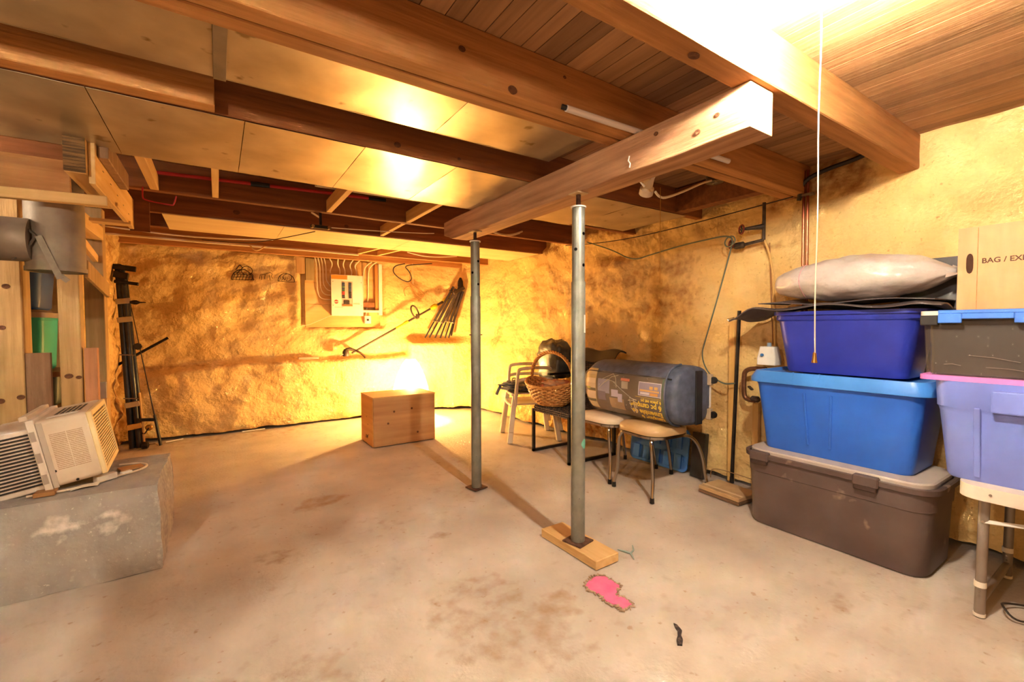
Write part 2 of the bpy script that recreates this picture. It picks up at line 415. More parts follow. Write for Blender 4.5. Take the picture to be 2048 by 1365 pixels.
def prof_right(p, s, z):
    y = p.y; rough = smoothstep(1.75, 2.5, y)
    d = rough_noise(p, z, .030+.02*rough, .008+.014*rough, .0015+.006*rough)
    d += .05*smoothstep(1.55, 2.1, z)*smoothstep(1.2, .6, y)
    d += .02*smoothstep(4.1, 4.35, y)
    low = .05*(1-smoothstep(.30, .42, z + .04*N3(p.x, y, 0, 3)))*rough
    return d + low
def stain_shade_right(p, s, z):
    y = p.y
    m1 = smoothstep(1.05, 1.4, z)*(1-smoothstep(1.95, 2.1, z)*.2)*smoothstep(1.95, 2.35, y)*(1-smoothstep(3.2, 3.9, y))  # brown zone: real dirt plus shading of the rough relief painted in
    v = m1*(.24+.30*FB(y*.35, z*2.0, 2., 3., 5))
    v += .42*smoothstep(1.90, 2.0, z + .06*FB(y, 0, z, 5, 3))*smoothstep(.95, 1.1, y)*smoothstep(1.9, 1.5, y)  # wall top darkened in colour where the near joist's shadow falls
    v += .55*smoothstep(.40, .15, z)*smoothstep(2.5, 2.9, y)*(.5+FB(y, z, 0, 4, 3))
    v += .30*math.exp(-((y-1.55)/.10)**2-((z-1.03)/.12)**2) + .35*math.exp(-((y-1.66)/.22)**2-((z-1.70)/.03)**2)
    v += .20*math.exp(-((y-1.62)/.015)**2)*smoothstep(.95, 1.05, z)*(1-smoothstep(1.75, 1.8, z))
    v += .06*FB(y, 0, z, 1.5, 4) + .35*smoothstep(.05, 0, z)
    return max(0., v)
def turn(p):
    best = min(range(1, len(upper)-1), key=lambda i: (upper[i].x-p.x)**2+(upper[i].y-p.y)**2)
    return (Vector((*upper[best+1].xy, 0))-Vector((*upper[best-1].xy, 0))).normalized() if hasattr(upper[best], 'xy') else Vector((1,0,0))
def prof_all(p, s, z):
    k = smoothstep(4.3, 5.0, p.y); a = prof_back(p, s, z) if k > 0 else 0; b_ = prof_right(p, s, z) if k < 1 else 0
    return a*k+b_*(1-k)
def stain_shade_all(p, s, z):
    k = smoothstep(4.3, 5.0, p.y); return stain_back(p, s, z)*k+stain_shade_right(p, s, z)*(1-k)
wall_back = wall_sheet('wall_back', back_path, .022, 2.20, prof_all, stain_shade_all, gapf, turn)
wall_right = wall_sheet('wall_right', right_path, .022, 2.20, prof_all, stain_shade_all, gapf, turn)
# return wall left of the back wall, and the unseen sides of the basement
left_path = [(-.83, 4.3), (-.81, 5.9)]
def stain_left(p, s, z): return .28+.3*smoothstep(.9, .3, z)+.2*FB(p.y, 0, z, 2.5, 4)
wall_left = wall_sheet('wall_left', left_path, .03, 2.20, lambda p, s, z: rough_noise(p, z, .05, .025, .008), stain_left, lambda p, s: 0)
tag(MB().box(-1.25,-.9,4.32,5.95,0,2.2).build('wall_left_core', M('wall_core', 'b58f58', 'c7a268', scale=4, rough=.8, bump=.3), recentre=False), kind='structure')
for nm, b_ in (('wall_far_left', (-2.7,-2.6,-1.6,6.0,0,2.2)), ('wall_front', (-2.7,3.3,-1.7,-1.6,0,2.2)), ('wall_behind_shelves', (-2.7,-1.25,5.0,5.1,0,2.2))):
    tag(MB().box(*b_).build(nm, M('painted_wall_plain', 'd0ad6c', 'dcbd82', scale=3, rough=.75, bump=.3), recentre=False), kind='structure')

# ------------------------------------------------------------------ ceiling planks
ZB = 2.17
ceiling = tag(MB().box(-2.7,3.4,-1.7,6.1,ZB+.035,ZB+.06).build('ceiling', M('dark_subfloor', '2a1c12', rough=.9), recentre=False), kind='structure')
xs = .637-.149*22; i = 0; plank_mesh = {}
while xs < 3.4:
    wd = (.061, .088)[i % 2]
    if i % 2 not in plank_mesh:
        q = MB().box(-wd/2+.0018, wd/2-.0018, -3.85, 3.85, 0, .02).build('plank', M_plank, ceiling); plank_mesh[i % 2] = q.data
    else:
        q = bpy.data.objects.new('plank', plank_mesh[i % 2]); COL.objects.link(q); q.parent = ceiling
    q.location = (xs+wd/2, 2.2, ZB + random.uniform(-.0003, .0003))
    xs += wd; i += 1

# ------------------------------------------------------------------ joists, beam
ZJ = 1.987
def wavybar(x0, x1, y0, y1, z0, z1, n=24, amp=.003, seed=0.):
    b = MB(); rings = []
    for k in range(n+1):
        x = x0+(x1-x0)*k/n; o = [amp*N3(x, seed, q*3.1, 2.3) for q in range(4)]
        rings.append([Vector((x, y0+o[0], z0+o[1])), Vector((x, y1+o[2], z0+o[3])), Vector((x, y1+o[2], z1)), Vector((x, y0+o[0], z1))])
    return b.loft(rings)
JG = 'ceiling joists'
def joist(y0, y1, x0, x1, label, mt=M_joist, z0=ZJ, seed=0):
    o = wavybar(x0, x1, y0, y1, z0, ZB, seed=seed).build('ceiling_joist', mt, bevel=.004); return tag(o, label, 'joist', JG)
joist(.808, .900, -2.5, 3.24, 'pale brightly lit ceiling joist nearest the hanging pull cord', seed=1)
joist(1.352, 1.420, -2.5, 3.24, 'thick brown ceiling joist with the white conduit on its face', seed=2)
joist(1.428, 1.492, -2.5, 3.24, 'ceiling joist doubled against the back of the conduit joist', seed=3)
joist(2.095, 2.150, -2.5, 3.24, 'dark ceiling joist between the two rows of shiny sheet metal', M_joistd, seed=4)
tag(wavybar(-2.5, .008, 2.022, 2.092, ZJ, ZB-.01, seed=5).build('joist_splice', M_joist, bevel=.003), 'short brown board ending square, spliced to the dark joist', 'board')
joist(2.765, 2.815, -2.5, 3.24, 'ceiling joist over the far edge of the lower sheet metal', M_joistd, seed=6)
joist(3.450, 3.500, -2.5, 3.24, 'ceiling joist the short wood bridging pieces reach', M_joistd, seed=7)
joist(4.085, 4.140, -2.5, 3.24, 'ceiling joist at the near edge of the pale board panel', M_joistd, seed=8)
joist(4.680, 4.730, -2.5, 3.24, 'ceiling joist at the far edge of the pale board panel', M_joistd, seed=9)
joist(5.230, 5.280, -1.3, 3.12, 'ceiling joist above the breaker panel cables', M_joist, seed=10)
joist(5.700, 5.750, -1.3, 3.0, 'ceiling joist resting against the back wall top', M_joist, seed=11)

# heavy timber beam under the joists, rounded far end
b = MB(); rings = []
for k in range(33):
    t = k/32; y = .832 + (3.30-.832)*t
    e = smoothstep(.90, 1.0, t); o = [.004*N3(y, q*2.7, 5, 3.0) for q in range(4)]
    dx = .03*e; dz = .055*e*e
    rings.append([Vector((1.515+o[0]+dx*.4, y-.0+.0*e, 1.83+o[1]+dz)), Vector((1.662+o[2]-dx*.4, y, 1.83+o[3]+dz)), Vector((1.662+o[2]-dx*.4, y, 1.9865)), Vector((1.515+o[0]+dx*.4, y, 1.9865))])
b.loft(rings)
beam = b.build('support_beam', M_beam, bevel=.006, segs=2)
tag(beam, 'thick rough timber beam carried by the two grey steel posts', 'beam')
sp = MB(); sp.tube([(1.512,1.36,1.90),(1.511,1.365,1.88),(1.512,1.355,1.865),(1.513,1.36,1.85)], .003, 5)
pm = sp.build('paint_drip', M('paint_drip', 'e8e0d4', rough=.6), beam); pm.location = -beam.location

# ------------------------------------------------------------------ adjustable steel posts
def jack_post(x, y, z0, label):
    t = thing('steel_jack_post', label, 'post', (x, y, z0), (0,0,R(0)), 'adjustable steel posts')
    top = 1.83 - z0
    MB().obox((0,0,.004), (.115,.115,.008), rotm(0,0,R(12))).build('base_plate', M_rust, t, bevel=.001)
    MB().lathe([(.036,.008),(.036,top*.748),(.0355,top*.75)], n=24).build('lower_tube', M_post, t, smooth=True)
    up_ = MB().lathe([(.0325,top*.74),(.0325,top-.075)], n=24).build('upper_tube', M_post, t, smooth=True)
    for hz, a in ((.884,-79),(.84,-155),(.796,-79)):
        q = R(a-33); MB().lathe([(.0085,.0),(.0085,.0325+.0016)], axis='x', n=10).build('pin_hole', M('hole_black', '050505', rough=.9, spec=.0), up_).matrix_local = Matrix.Translation((0,0,top*hz)) @ Matrix.Rotation(q+R(33), 4, 'Z')
    MB().lathe([(.039,top-.075),(.039,top-.068)], n=24).build('collar', M_white, t, smooth=True)
    rg = []
    for k in range(26): rg += [(.0125, top-.068+k*.0022), (.0105, top-.068+k*.0022+.0011)]
    MB().lathe(rg+[(.0125, top-.010)], n=12).build('screw', M_rust, t)
    MB().obox((0,0,top-.004), (.072,.072,.006)).build('top_plate', M('plate_cream', 'b59a70', 'c8ae84', scale=30, rough=.7), t, bevel=.001)
    return t
p1 = jack_post(1.533, 1.712, .046, 'nearer grey steel post standing on a wood block')
p2 = jack_post(1.530, 2.79, 0.0, 'farther grey steel post standing on the bare floor')
st = MB().grid(lambda u, v: (math.cos(R(-80+32*u))*.0368, math.sin(R(-80+32*u))*.0368, 1.08+v*.09), 4, 1).build('white_sticker', M_paper, p1)
st2 = MB().grid(lambda u, v: ((math.cos(R(-105+62*u*1.0))*.0368), math.sin(R(-105+62*u))*.0368, .515+(v-.5)*.050*math.sin(math.pi*min(1,max(0,.06+u*.88)))), 10, 4).build('teal_sticker', M('teal_sticker', '5fb09a', '78c4ae', scale=60, rough=.5), p1)
MB().bar((-.05,.0,1.10),(.05,-.004,1.10), .008, .008).build('locking_pin', M_rust, p2)
blk = MB().box(-.077,.077,-.175,.245,0,.045).build('wood_block', M_pine_y, bevel=.003)
blk.location = (1.545, 1.725, 0); blk.rotation_euler = (0,0,R(1)); tag(blk, 'thick pine block lying under the nearer steel post', 'wood block')

# ------------------------------------------------------------------ sheet metal panning between the joists
def panel_sheet(name, x0, x1, y0, y1, z, parent, sag=.006, seed=0):
    b_ = MB()
    def f(u, v):
        x = x0+.0015+(x1-x0-.003)*u; y = y0+(y1-y0)*v
        return Vector((x, y, z - sag*math.sin(math.pi*u)*math.sin(math.pi*v) + .0028*N3(x, y, seed, 7.)))
    b_.slab(f, 14, 10, .0015); return b_.build(name, M_steel, parent, smooth=True, world=True, angle=50)
t = thing('duct_panning', 'shiny sheet metal duct bottom tucked between the near joists', 'sheet metal', (.2,1.75,2.09), group='sheet metal panning')
for a, b_ in ((-2.4,-.80),(-.80,.025),(.025,.842),(.842,1.505)): panel_sheet('metal_panel', a, b_, 1.494, 1.913, 2.045, t, seed=a, sag=.003)
MB().box(-2.4,1.505,1.913,1.916,2.043,2.168).build('duct_side', M_steel, t, world=True)
MB().box(1.503,1.506,1.494,1.913,2.046,2.168).build('duct_end', M_steel, t, world=True)
MB().box(.005,.043,1.56,1.912,2.034,2.041).build('drive_cleat', M_steelr, t, world=True, bevel=.001)
t = thing('duct_panning', 'row of seamed sheet metal nailed under the joists, beside the red pipe', 'sheet metal', (.2,2.45,1.98), group='sheet metal panning')
xsn = [-2.3,-1.32,-.84,-.362,.108,.582,1.047,1.50,1.95,2.405,2.95]
for a, b_ in zip(xsn, xsn[1:]): panel_sheet('metal_panel', a, b_, 2.098, 2.80 if b_ < 2.5 else 2.72, 1.983, t, seed=a+9)
t = thing('board_panning', 'pale smooth board panel covering the joist bay near the breaker panel', 'panel', (.6,4.4,1.98))
M_paleboard = M('pale_hardboard', 'd8bd8a', 'e4cea0', scale=2, rough=.45, stretch=(1,5,5))
for a, b_ in ((-.32,.47),(.47,1.55),(1.55,2.72),(2.72,3.06)): MB().box(a+.0015,b_-.0015,4.09,4.70,1.978,1.985).build('board', M_paleboard, t, world=True)
# ------------------------------------------------------------------ ceiling details
def bridging(x, y0, y1, label, z0=1.988, w=.036, h=.085, tilt=0):
    o = MB().bar((x, y0, z0+h/2), (x+tilt, y1, z0+h/2), w, h).build('bridging_block', M_pine_y, bevel=.002); return tag(o, label, 'wood block', 'short wood bridging between joists')
bridging(-.30, 2.82, 3.448, 'pale bridging piece nearest the wooden duct hangers', w=.042)
bridging(.005, 2.82, 3.448, 'pale bridging piece second from the wooden duct hangers', w=.034)
bridging(.69, 2.82, 3.448, 'bridging piece crossing over the end of the red pipe')
bridging(1.285, 2.82, 3.448, 'bridging piece just short of the timber beam end')
bridging(1.27, 3.505, 4.08, 'bridging piece meeting the near edge of the pale board panel', w=.034)
bridging(1.46, 4.74, 5.225, 'slanted bridging stick left of the breaker panel cables', w=.03, h=.05, tilt=-.10)
bridging(1.68, 4.74, 5.225, 'slanted bridging stick above the breaker panel', w=.03, h=.05, tilt=-.10)
# red pipe and grey pipe in the bay behind the sheet metal
t = thing('red_water_pipe', 'bright red plastic pipe running along the dark joist bay', 'pipe', (.2,3.40,2.08))
MB().tube([(-.34,3.42,2.085),(.2,3.41,2.10),(.62,3.40,2.112),(.96,3.40,2.12)], .011, 10).build('pipe', M_red, t, world=True, smooth=True)
MB().tube([(.20,3.41,2.10),(.31,3.408,2.1035)], .016, 10).build('coupling', M_black, t, world=True, smooth=True)
MB().tube([(.96,3.40,2.12),(1.09,3.40,2.124)], .013, 10).build('fitting', M_blackmetal, t, world=True, smooth=True)
t = thing('grey_conduit', 'grey plastic conduit above the far edge of the sheet metal', 'conduit', (.9,3.1,2.09))
MB().tube([(.55,3.12,2.09),(1.45,3.12,2.10)], .02, 12).build('tube', M('grey_pvc', '6f716c', rough=.5), t, world=True, smooth=True)
MB().tube([(.55,3.165,2.082),(1.45,3.165,2.09)], .006, 8).build('side_cable', M_wire, t, world=True, smooth=True)
hk = MB().tube(chaikin([(-.355,3.446,1.995),(-.357,3.442,1.94),(-.352,3.44,1.918),(-.22,3.44,1.905),(-.208,3.44,1.91),(-.195,3.44,1.965)], 2), .004, 6).build('red_wire_hook', M_red, smooth=True)
tag(hk, 'bent red wire hanging below the joist by the wooden hangers', 'wire')
# white conduit on the big joist
t = thing('white_conduit', 'white plastic conduit fixed along the brown joist, passing behind the beam', 'conduit', (1.7,1.33,2.0))
MB().tube([(1.135,1.337,1.996),(2.225,1.333,2.010)], .0125, 12).build('tube', M('white_pvc', 'dcd0c8', rough=.4), t, world=True, smooth=True)
MB().tube([(1.118,1.345,2.002),(1.136,1.338,1.998)], .010, 8).build('open_end', M_black, t, world=True)
# lamp socket clipped under the joist bay, and round junction box
t = thing('lamp_socket', 'empty cream lamp socket hanging under the timber beam, with a pull chain', 'lamp socket', (1.735,1.435,1.865))
MB().box(-.07,-.02,-.03,.03,-.02,.06).build('mounting_plate', M('cream_face', 'c9a878'), t, bevel=.004)
o = MB().lathe([(.028,.05),(.031,.04),(.024,.0),(.024,-.045),(.034,-.055),(.034,-.085),(.03,-.087)], n=20).build('socket_body', M('cream_porcelain', 'cdb594', 'd8c4a6', scale=20, rough=.35), t, smooth=True)
o.rotation_euler = (R(38), R(-34), 0)
MB().lathe([(.029,-.0875),(.0285,-.0885)], n=20).build('socket_face', M('cream_face', 'c9a878', rough=.5), t).rotation_euler = (R(38), R(-34), 0)
MB().tube([(-.02,.03,.02),(-.07,.02,.0),(-.10,.0,-.03),(-.06,-.02,-.02)], .008, 8).build('bracket_arm', M('cream_face', 'c9a878'), t, smooth=True)
MB().tube([(-.08,.0,-.02),(-.07,-.03,-.06)], .004, 6).build('switch_lever', M_white, t)
MB().tube([(.03,-.04,-.05),(.032,-.04,-.50)], .0014, 5).build('pull_chain', M_brass, t)
t = thing('junction_box', 'dark round electrical box fixed in the joist bay near the right wall', 'junction box', (2.62,1.66,2.06))
MB().lathe([(.05,.11),(.05,0)], n=20).build('box_body', M('box_steel', '4c4034', '5d5042', scale=20, rough=.5, metal=.6), t, smooth=True)
MB().lathe([(.052,0),(.052,-.003)], n=20).build('cover_plate', M('box_plate', '5a4a3a', '6a5a48', scale=20, rough=.45, metal=.6), t)
for a in (40, 220): MB().lathe([(.005,-.003),(.005,-.006)], (.04*math.cos(R(a)),.04*math.sin(R(a)),0), n=8).build('screw', M_chrome, t)
MB().box(-.012,.012,-.018,.018,-.006,-.003).build('knockout', M_steelr, t)
tag(MB().tube(chaikin([(1.76,1.42,1.80),(1.80,1.43,1.785),(1.86,1.44,1.79),(2.1,1.50,1.88),(2.4,1.60,2.0),(2.58,1.655,2.062)], 2), .006, 8).build('white_cable', M_wire, smooth=True), 'white cable looping between the lamp socket and the round junction box', 'cable')
# square timber trimmer and grey chute near the right wall
tag(MB().box(2.82,2.90,1.495,2.095,1.99,2.16).build('trimmer_joist', M_joistd, bevel=.003), 'short dark trimmer joist closing the bay near the right wall', 'joist')
tag(MB().bar((3.0,2.12,2.02),(3.02,2.60,2.11), .05, .05).build('grey_chute', M('grey_chute', '7a756c', '8c877c', scale=10, rough=.5)), 'short grey pipe slanting up behind the sheet metal by the right wall', 'pipe')
# cable clamp on the joist behind the sheet metal
t = thing('cable_clamp', 'black metal cable clamp hanging from the joist above the pale panel', 'clamp', (.64,3.52,1.96))
MB().bar((0,-.02,.03),(.0,-.03,-.06), .018, .01).build('strap', M_blackmetal, t)
MB().obox((0,-.03,-.075), (.14,.03,.022)).build('jaw', M_blackmetal, t, bevel=.004)
for sx_ in (-.055,.055): MB().lathe([(.012,-.02),(.012,.02)], (sx_,-.03,-.075), n=10, axis='y').build('bolt', M_chrome, t)
MB().bar((-.055,.0,.03),(-.005,-.02,-.005), .012, .012).build('wood_prop', M_pine_x, t)
# loose cables along the joists
def cable(name, pts, r, mt, label, n=6, it=2):
    return tag(MB().tube(chaikin(pts, it), r, n).build(name, mt, smooth=True), label, 'cable')
cable('dark_line', [(.60,3.49,1.885),(1.0,3.49,1.90),(1.45,3.5,1.93),(1.53,3.5,1.94)], .003, M_wire, 'thin wire from the black clamp to the timber beam end')
cable('sagging_cable', [(.62,3.6,1.87),(.42,4.0,1.86),(.22,4.5,1.88),(-.1,4.8,1.93)], .0035, M_wiredark, 'thin dark cable sagging from the black clamp under the pale panel')
cable('white_cable', [(-.8,4.75,1.97),(-.3,4.77,1.94),(.1,4.76,1.95),(.45,4.74,1.975)], .006, M_wire, 'white cable stapled below the pale panel at the left')
cable('white_cable', [(-.8,5.22,1.98),(.0,5.22,1.975),(.9,5.22,1.982),(1.35,5.2,1.975)], .011, M_wire, 'thick white cable running along the joist towards the breaker panel')
cable('white_cable', [(1.75,4.73,1.975),(1.95,4.74,1.945),(2.15,4.74,1.955),(2.35,4.73,1.98)], .006, M_wire, 'white cable drooping from the pale panel right of the breaker panel')
cable('white_cable', [(2.05,3.44,2.03),(2.12,3.43,1.985),(2.25,3.42,1.99),(2.38,3.43,2.04)], .008, M_wire, 'double white cable hanging in a loop left of the nearer post top')
cable('white_cable', [(1.95,3.44,2.05),(2.02,3.42,2.0),(2.2,3.41,1.97),(2.35,3.43,2.02)], .006, M_wire, 'thin white cable drooping under the loop by the nearer post top')
cable('zigzag_strap', [(.28,5.2,1.985),(.33,5.2,1.93),(.36,5.2,1.935),(.42,5.2,1.985)], .007, M_pine_x, 'bent pale strap hanging from the joist over the back wall')
# two wooden duct hangers at the left
def hanger(loc, name, parts, label, group='wooden duct hangers'):
    t_ = thing(name, label, 'wood hanger', loc, group=group); return t_
t = thing('duct_hanger', 'rough-ended timber hanger sloping under the joists above the round flue duct', 'wood hanger', (-.50,2.7,1.84), group='wooden duct hangers')
MB().box(-.536,-.464,2.66,3.15,1.83,2.0).build('rail', M_pine_y, t, world=True, bevel=.003)
MB().box(-.535,-.465,2.655,2.661,1.832,1.998).build('sawn_end', M('sawn_end_grain', '4a3620', '8a683c', scale=3, stretch=(2,2,30), rough=.9, bump=.6, bscale=20, lo=.4, hi=.6), t, world=True)
t = thing('duct_hanger', 'timber hanger with staples beside the rough-ended hanger', 'wood hanger', (-.45,3.0,1.84), group='wooden duct hangers')
MB().box(-.463,-.44,2.70,3.80,1.80,1.99).build('rail', M_pine_y, t, world=True, bevel=.002)
MB().box(-.438,-.40,2.74,3.30,1.93,2.02).build('side_cleat', M_greywood, t, world=True, bevel=.003)
MB().box(-.462,-.36,3.80,3.815,1.79,1.985).build('end_cap', M_joistd, t, world=True)
for k in range(5): MB().box(-.4405,-.4385,2.85+k*.18,2.875+k*.18,1.90-.012*k,1.903-.012*k).build('staple', M_blackmetal, t, world=True)
tag(MB().bar((-1.6,2.80,1.715),(-.415,2.80,1.748), .04, .045).build('cross_rail', M_pine_x, bevel=.003), 'horizontal pine rail in front of the round flue duct top', 'rail')
tag(MB().bar((-.62,3.20,1.815),(-.43,3.20,1.815), .09, .02).build('spacer_board', M_pine_x, bevel=.002), 'small pine spacer board between hanger and horizontal rail', 'board')
tag(MB().bar((-.62,3.62,1.80),(-.43,3.62,1.80), .09, .02).build('spacer_board', M_pine_x, bevel=.002), 'small pine spacer board behind the horizontal rail end', 'board')
tag(MB().bar((-.75,2.55,1.995),(-.52,2.55,1.995), .05, .012).build('thin_lath', M_pine_x), 'thin pine lath tucked above the rough-ended hanger', 'lath')
tag(MB().box(-1.6,-.545,2.81,2.83,1.765,1.915).build('header_board', M_joist, bevel=.002), 'wide brown board above the horizontal pine rail at the left', 'board')
# round flue duct
t = thing('flue_duct', 'round galvanised duct dropping beside the studs, with an elbow to the left', 'duct', (-.635,2.98,1.42))
MB().lathe([(.104,1.425),(.104,1.86)], (-.635,2.98,0), n=32, caps='end').build('riser', M_steelr, t, world=True, smooth=True)
MB().lathe([(.108,1.425),(.108,1.445)], (-.635,2.98,0), n=32, caps=False).build('bottom_collar', M_steelr, t, world=True, smooth=True)
MB().lathe([(.10,1.427),(.001,1.43)], (-.635,2.98,0), n=32, caps=False).build('inside', M_black, t, world=True)
MB().lathe([(.098,-1.7),(.098,-.70)], (0,2.93,1.56), n=28, axis='x').build('elbow', M_steelr, t, world=True, smooth=True)
# mitre seam of the tee
MB().tube([(-.755,2.895,1.645),(-.70,2.877,1.60),(-.675,2.872,1.575),(-.70,2.875,1.53),(-.755,2.89,1.465)], .006, 6).build('seam', M('duct_seam', '5f574c', rough=.6, metal=.7), t, world=True, smooth=True)
MB().bar((-.667,2.868,1.575),(-.60,2.865,1.385), .024, .003, (0,1,0)).build('hanging_strap', M('strap_steel', '6e6456', '7d7262', scale=30, rough=.6, metal=.5), t, world=True)
MB().bar((-.60,2.864,1.40),(-.575,2.87,1.375), .022, .003, (0,1,0)).build('strap_tail', M_steelr, t, world=True)
sw = [( -.575+ (.004+.0022*k)*math.cos(k*.7), 2.878+.0*k, 1.80+(.004+.0022*k)*math.sin(k*.7)) for k in range(14)]
MB().tube(sw, .002, 5).build('stamped_swirl', M('duct_seam', '5f574c'), t, world=True)
MB().lathe([(.008,0),(.008,.003)], (-.795,2.832,1.575), n=8, axis='y').build('screw_hole', M_black, t, world=True)
# ------------------------------------------------------------------ left side: concrete pad, posts, shelving, air conditioner
M_pad = attr_mat('rough_grey_concrete', '8f8c88', 'a29e98', 'd6d1ca', 7.0, .85, .5, 40, spec=.2)
mb = MB(); rings = []
def padpt(x, y, z): return Vector((x+.010*N3(x, y, z, 6.)+.004*N3(x, y, z, 22.), y+.010*N3(x+5, y, z, 6.)+.004*N3(x, y+3, z, 22.), z+.006*N3(x, y, z+7, 7.)))
nx, ny, nz = 44, 26, 16; xa, xb, ya, yb, zt = -1.35, -.245, 2.695, 3.36, .405
def ez(z): return .012*smoothstep(.3, .405, z)
mb.grid(lambda u, v: padpt(xa+(xb-xa-.012)*u, ya+.012+(yb-ya-.02)*v, zt), nx, ny)
mb.grid(lambda u, v: padpt(xa+(xb-xa-ez(zt*v))*u, ya+ez(zt*v), zt*v), nx, nz)
mb.grid(lambda u, v: padpt(xb-ez(zt*v), ya+ez(zt*v)+(yb-ya-.02)*u, zt*v), ny, nz)
mb.grid(lambda u, v: padpt(xa+(xb-xa-ez(zt*v))*u, yb-ez(zt*v), zt*v), nx, nz)
pad = mb.build('concrete_pad', M_pad, smooth=True, recentre=False, angle=60)
pv = []
for v in pad.data.vertices:
    x, y, z = v.co; s = 0
    if y < 2.73:
        s = .62*(1-smoothstep(.004, .016, abs(z-(.265+.16*(x+.70))+.02*FB(x, 0, z, 8, 3)))) * smoothstep(-.72, -.66, x)*(1-smoothstep(-.42, -.36, x))
        s = max(s, .34*blob(x, z, -.60, .30, .07, .04, .2, 14, 1.3), .45*blob(x, z, -.59, .225, .03, .02, 0, 9, .6), .34*blob(x, z, -.42, .26, .05, .05, 0, 16, 1.3))
    s += .18*smoothstep(-.285, -.25, x)
    pv.append(max(0., s))
set_attr(pad, pv); tag(pad, 'rough grey concrete block carrying the air conditioner', 'concrete block')

def post4(x0, x1, y0, y1, z0, z1, label, mt=M_stud, name='wood_post'):
    return tag(MB().box(x0,x1,y0,y1,z0,z1).build(name, mt, bevel=.004), label, 'wood post', 'rough wood posts at the left')
post4(-1.03,-.855,3.37,3.51,0,1.995, 'wide knotty wood post at the left edge of the picture')
post4(-.727,-.638,3.40,3.487,0,1.995, 'knotty square wood post right of the teal tote')
post4(-.765,-.660,4.20,4.30,0,1.995, 'shaded wood post in front of the wall beside the fishing tubes')
k = 0
for (px, pz, r, par) in ((-.70,.86,.016,1),(-.665,.855,.014,1)): pass
tag(MB().box(-.765,-.655,3.50,4.20,1.77,1.86).build('shelf_rail', M_pine_y, bevel=.003), 'pine rail joining the tops of the two rear posts', 'rail')
tag(MB().bar((-.625,3.50,1.50),(-.64,4.19,1.42), .02, .10).build('shelf_rail', M_stud, bevel=.003), 'stained wood rail with a round hole between the rear posts', 'rail')
tag(MB().bar((-.70,3.49,1.76),(-.70,4.2,1.64), .03, .05).build('diagonal_brace', M_pine_y, bevel=.003), 'pine diagonal brace between the rear posts', 'brace')
def leaning(x0, x1, y, z1, mt, label, th=.022, lean=.0, z0=0., edge=True):
    o = MB().obox(((x0+x1)/2, y, (z0+z1)/2), (x1-x0, th, z1-z0), rotm(R(lean),0,0)).build('leaning_board', mt, bevel=.0015); return tag(o, label, 'board')
leaning(-.853,-.758,3.395,1.025, M_greywood, 'weathered board standing left of the knotty square post', th=.03, z0=.0)
leaning(-.627,-.573,3.42,1.045, wood('reddish_board', '9a6a48', 'b98560', 'z', bump=.4), 'narrow reddish board standing right of the knotty square post', th=.05, z0=.0)
leaning(-.60,-.555,3.52,.74, M_pine_z, 'short pale offcut standing behind the air conditioner', z0=0)
leaning(-.715,-.625,3.95,.80, M('grey_panel_board', 'a89a88', 'b8ab98', scale=5, rough=.7), 'grey panel leaning behind the air conditioner', z0=0, th=.012)

# totes on the shelves behind the posts
def tote(name, wx, wy, h, mt, label, loc, rotz=0, taper=.86, lidmt=None, cat='tote', rim=.012, r=.05, lid_h=.03, ribs=0, handle=None, group=None):
    t_ = thing(name, label, cat, loc, (0,0,rotz), group)
    b_ = MB(); tb = taper
    rr = [rrect(wx*tb-.02, wy*tb-.02, r*.7, 0), rrect(wx*tb, wy*tb, r*.8, .012)]
    for q in (.25,.5,.75): rr.append(rrect(wx*(tb+(1-tb)*q), wy*(tb+(1-tb)*q), r, h*q*.95))
    rr += [rrect(wx*.985, wy*.985, r, h*.90), rrect(wx, wy, r, h*.905), rrect(wx, wy, r, h-.012), rrect(wx+2*rim, wy+2*rim, r+rim, h-.012), rrect(wx+2*rim, wy+2*rim, r+rim, h)]
    rr += [rrect(wx-.006, wy-.006, r, h), rrect(wx*tb-.006, wy*tb-.006, r*.7, .02)]
    b_.loft(rr); b_.build('body', mt, t_, smooth=True, angle=40)
    if lidmt:
        l_ = MB(); e = rim+.006
        l_.loft([rrect(wx+2*e, wy+2*e, r+e, h-.016), rrect(wx+2*e, wy+2*e, r+e, h+lid_h*.45), rrect(wx+2*e-.02, wy+2*e-.02, r+e-.01, h+lid_h*.6), rrect(wx-.03, wy-.03, r, h+lid_h*.62), rrect(wx-.05, wy-.05, r, h+lid_h), rrect(wx*.3, wy*.3, r*.3, h+lid_h*1.02)])
        l_.build('lid', lidmt, t_, smooth=True, angle=35)
    return t_
M_tblue = M('tote_navy', '2c4f8e', '31569a', scale=3, rough=.42)
M_teal = M('tote_teal', '23a79a', '2ab0a2', scale=3, rough=.42)
M_green = M('tote_green', '5fb985', '6ac38f', scale=3, rough=.42)
M_greylid = M('tote_grey_lid', '8d8078', '9b8e86', scale=3, rough=.5)
for z_, lab in ((.52,'low'),(1.02,'mid')): pass
sh_ = thing('storage_shelf', 'dark shelf boards holding the coloured totes behind the posts', 'shelf', (-1.3,3.8,0))
for z_ in (.70,.905): MB().box(-1.9,-.735,3.60,4.02,z_-.03,z_).build('board', M_greywood, sh_, world=True)
for x_ in (-1.86,-1.30): MB().box(x_-.03,x_+.03,4.02,4.09,0,1.6).build('upright', M_greywood, sh_, world=True)
tote('storage_tote', .27,.34,.33, M_teal, 'teal tote with embossed marks on the shelf behind the posts', (-.975,3.80,.905), taper=.9, lidmt=M_greylid, r=.04)
tote('storage_tote', .27,.34,.34, M_tblue, 'navy blue tote stacked on the teal tote', (-.975,3.80,1.268), taper=.84, r=.05)
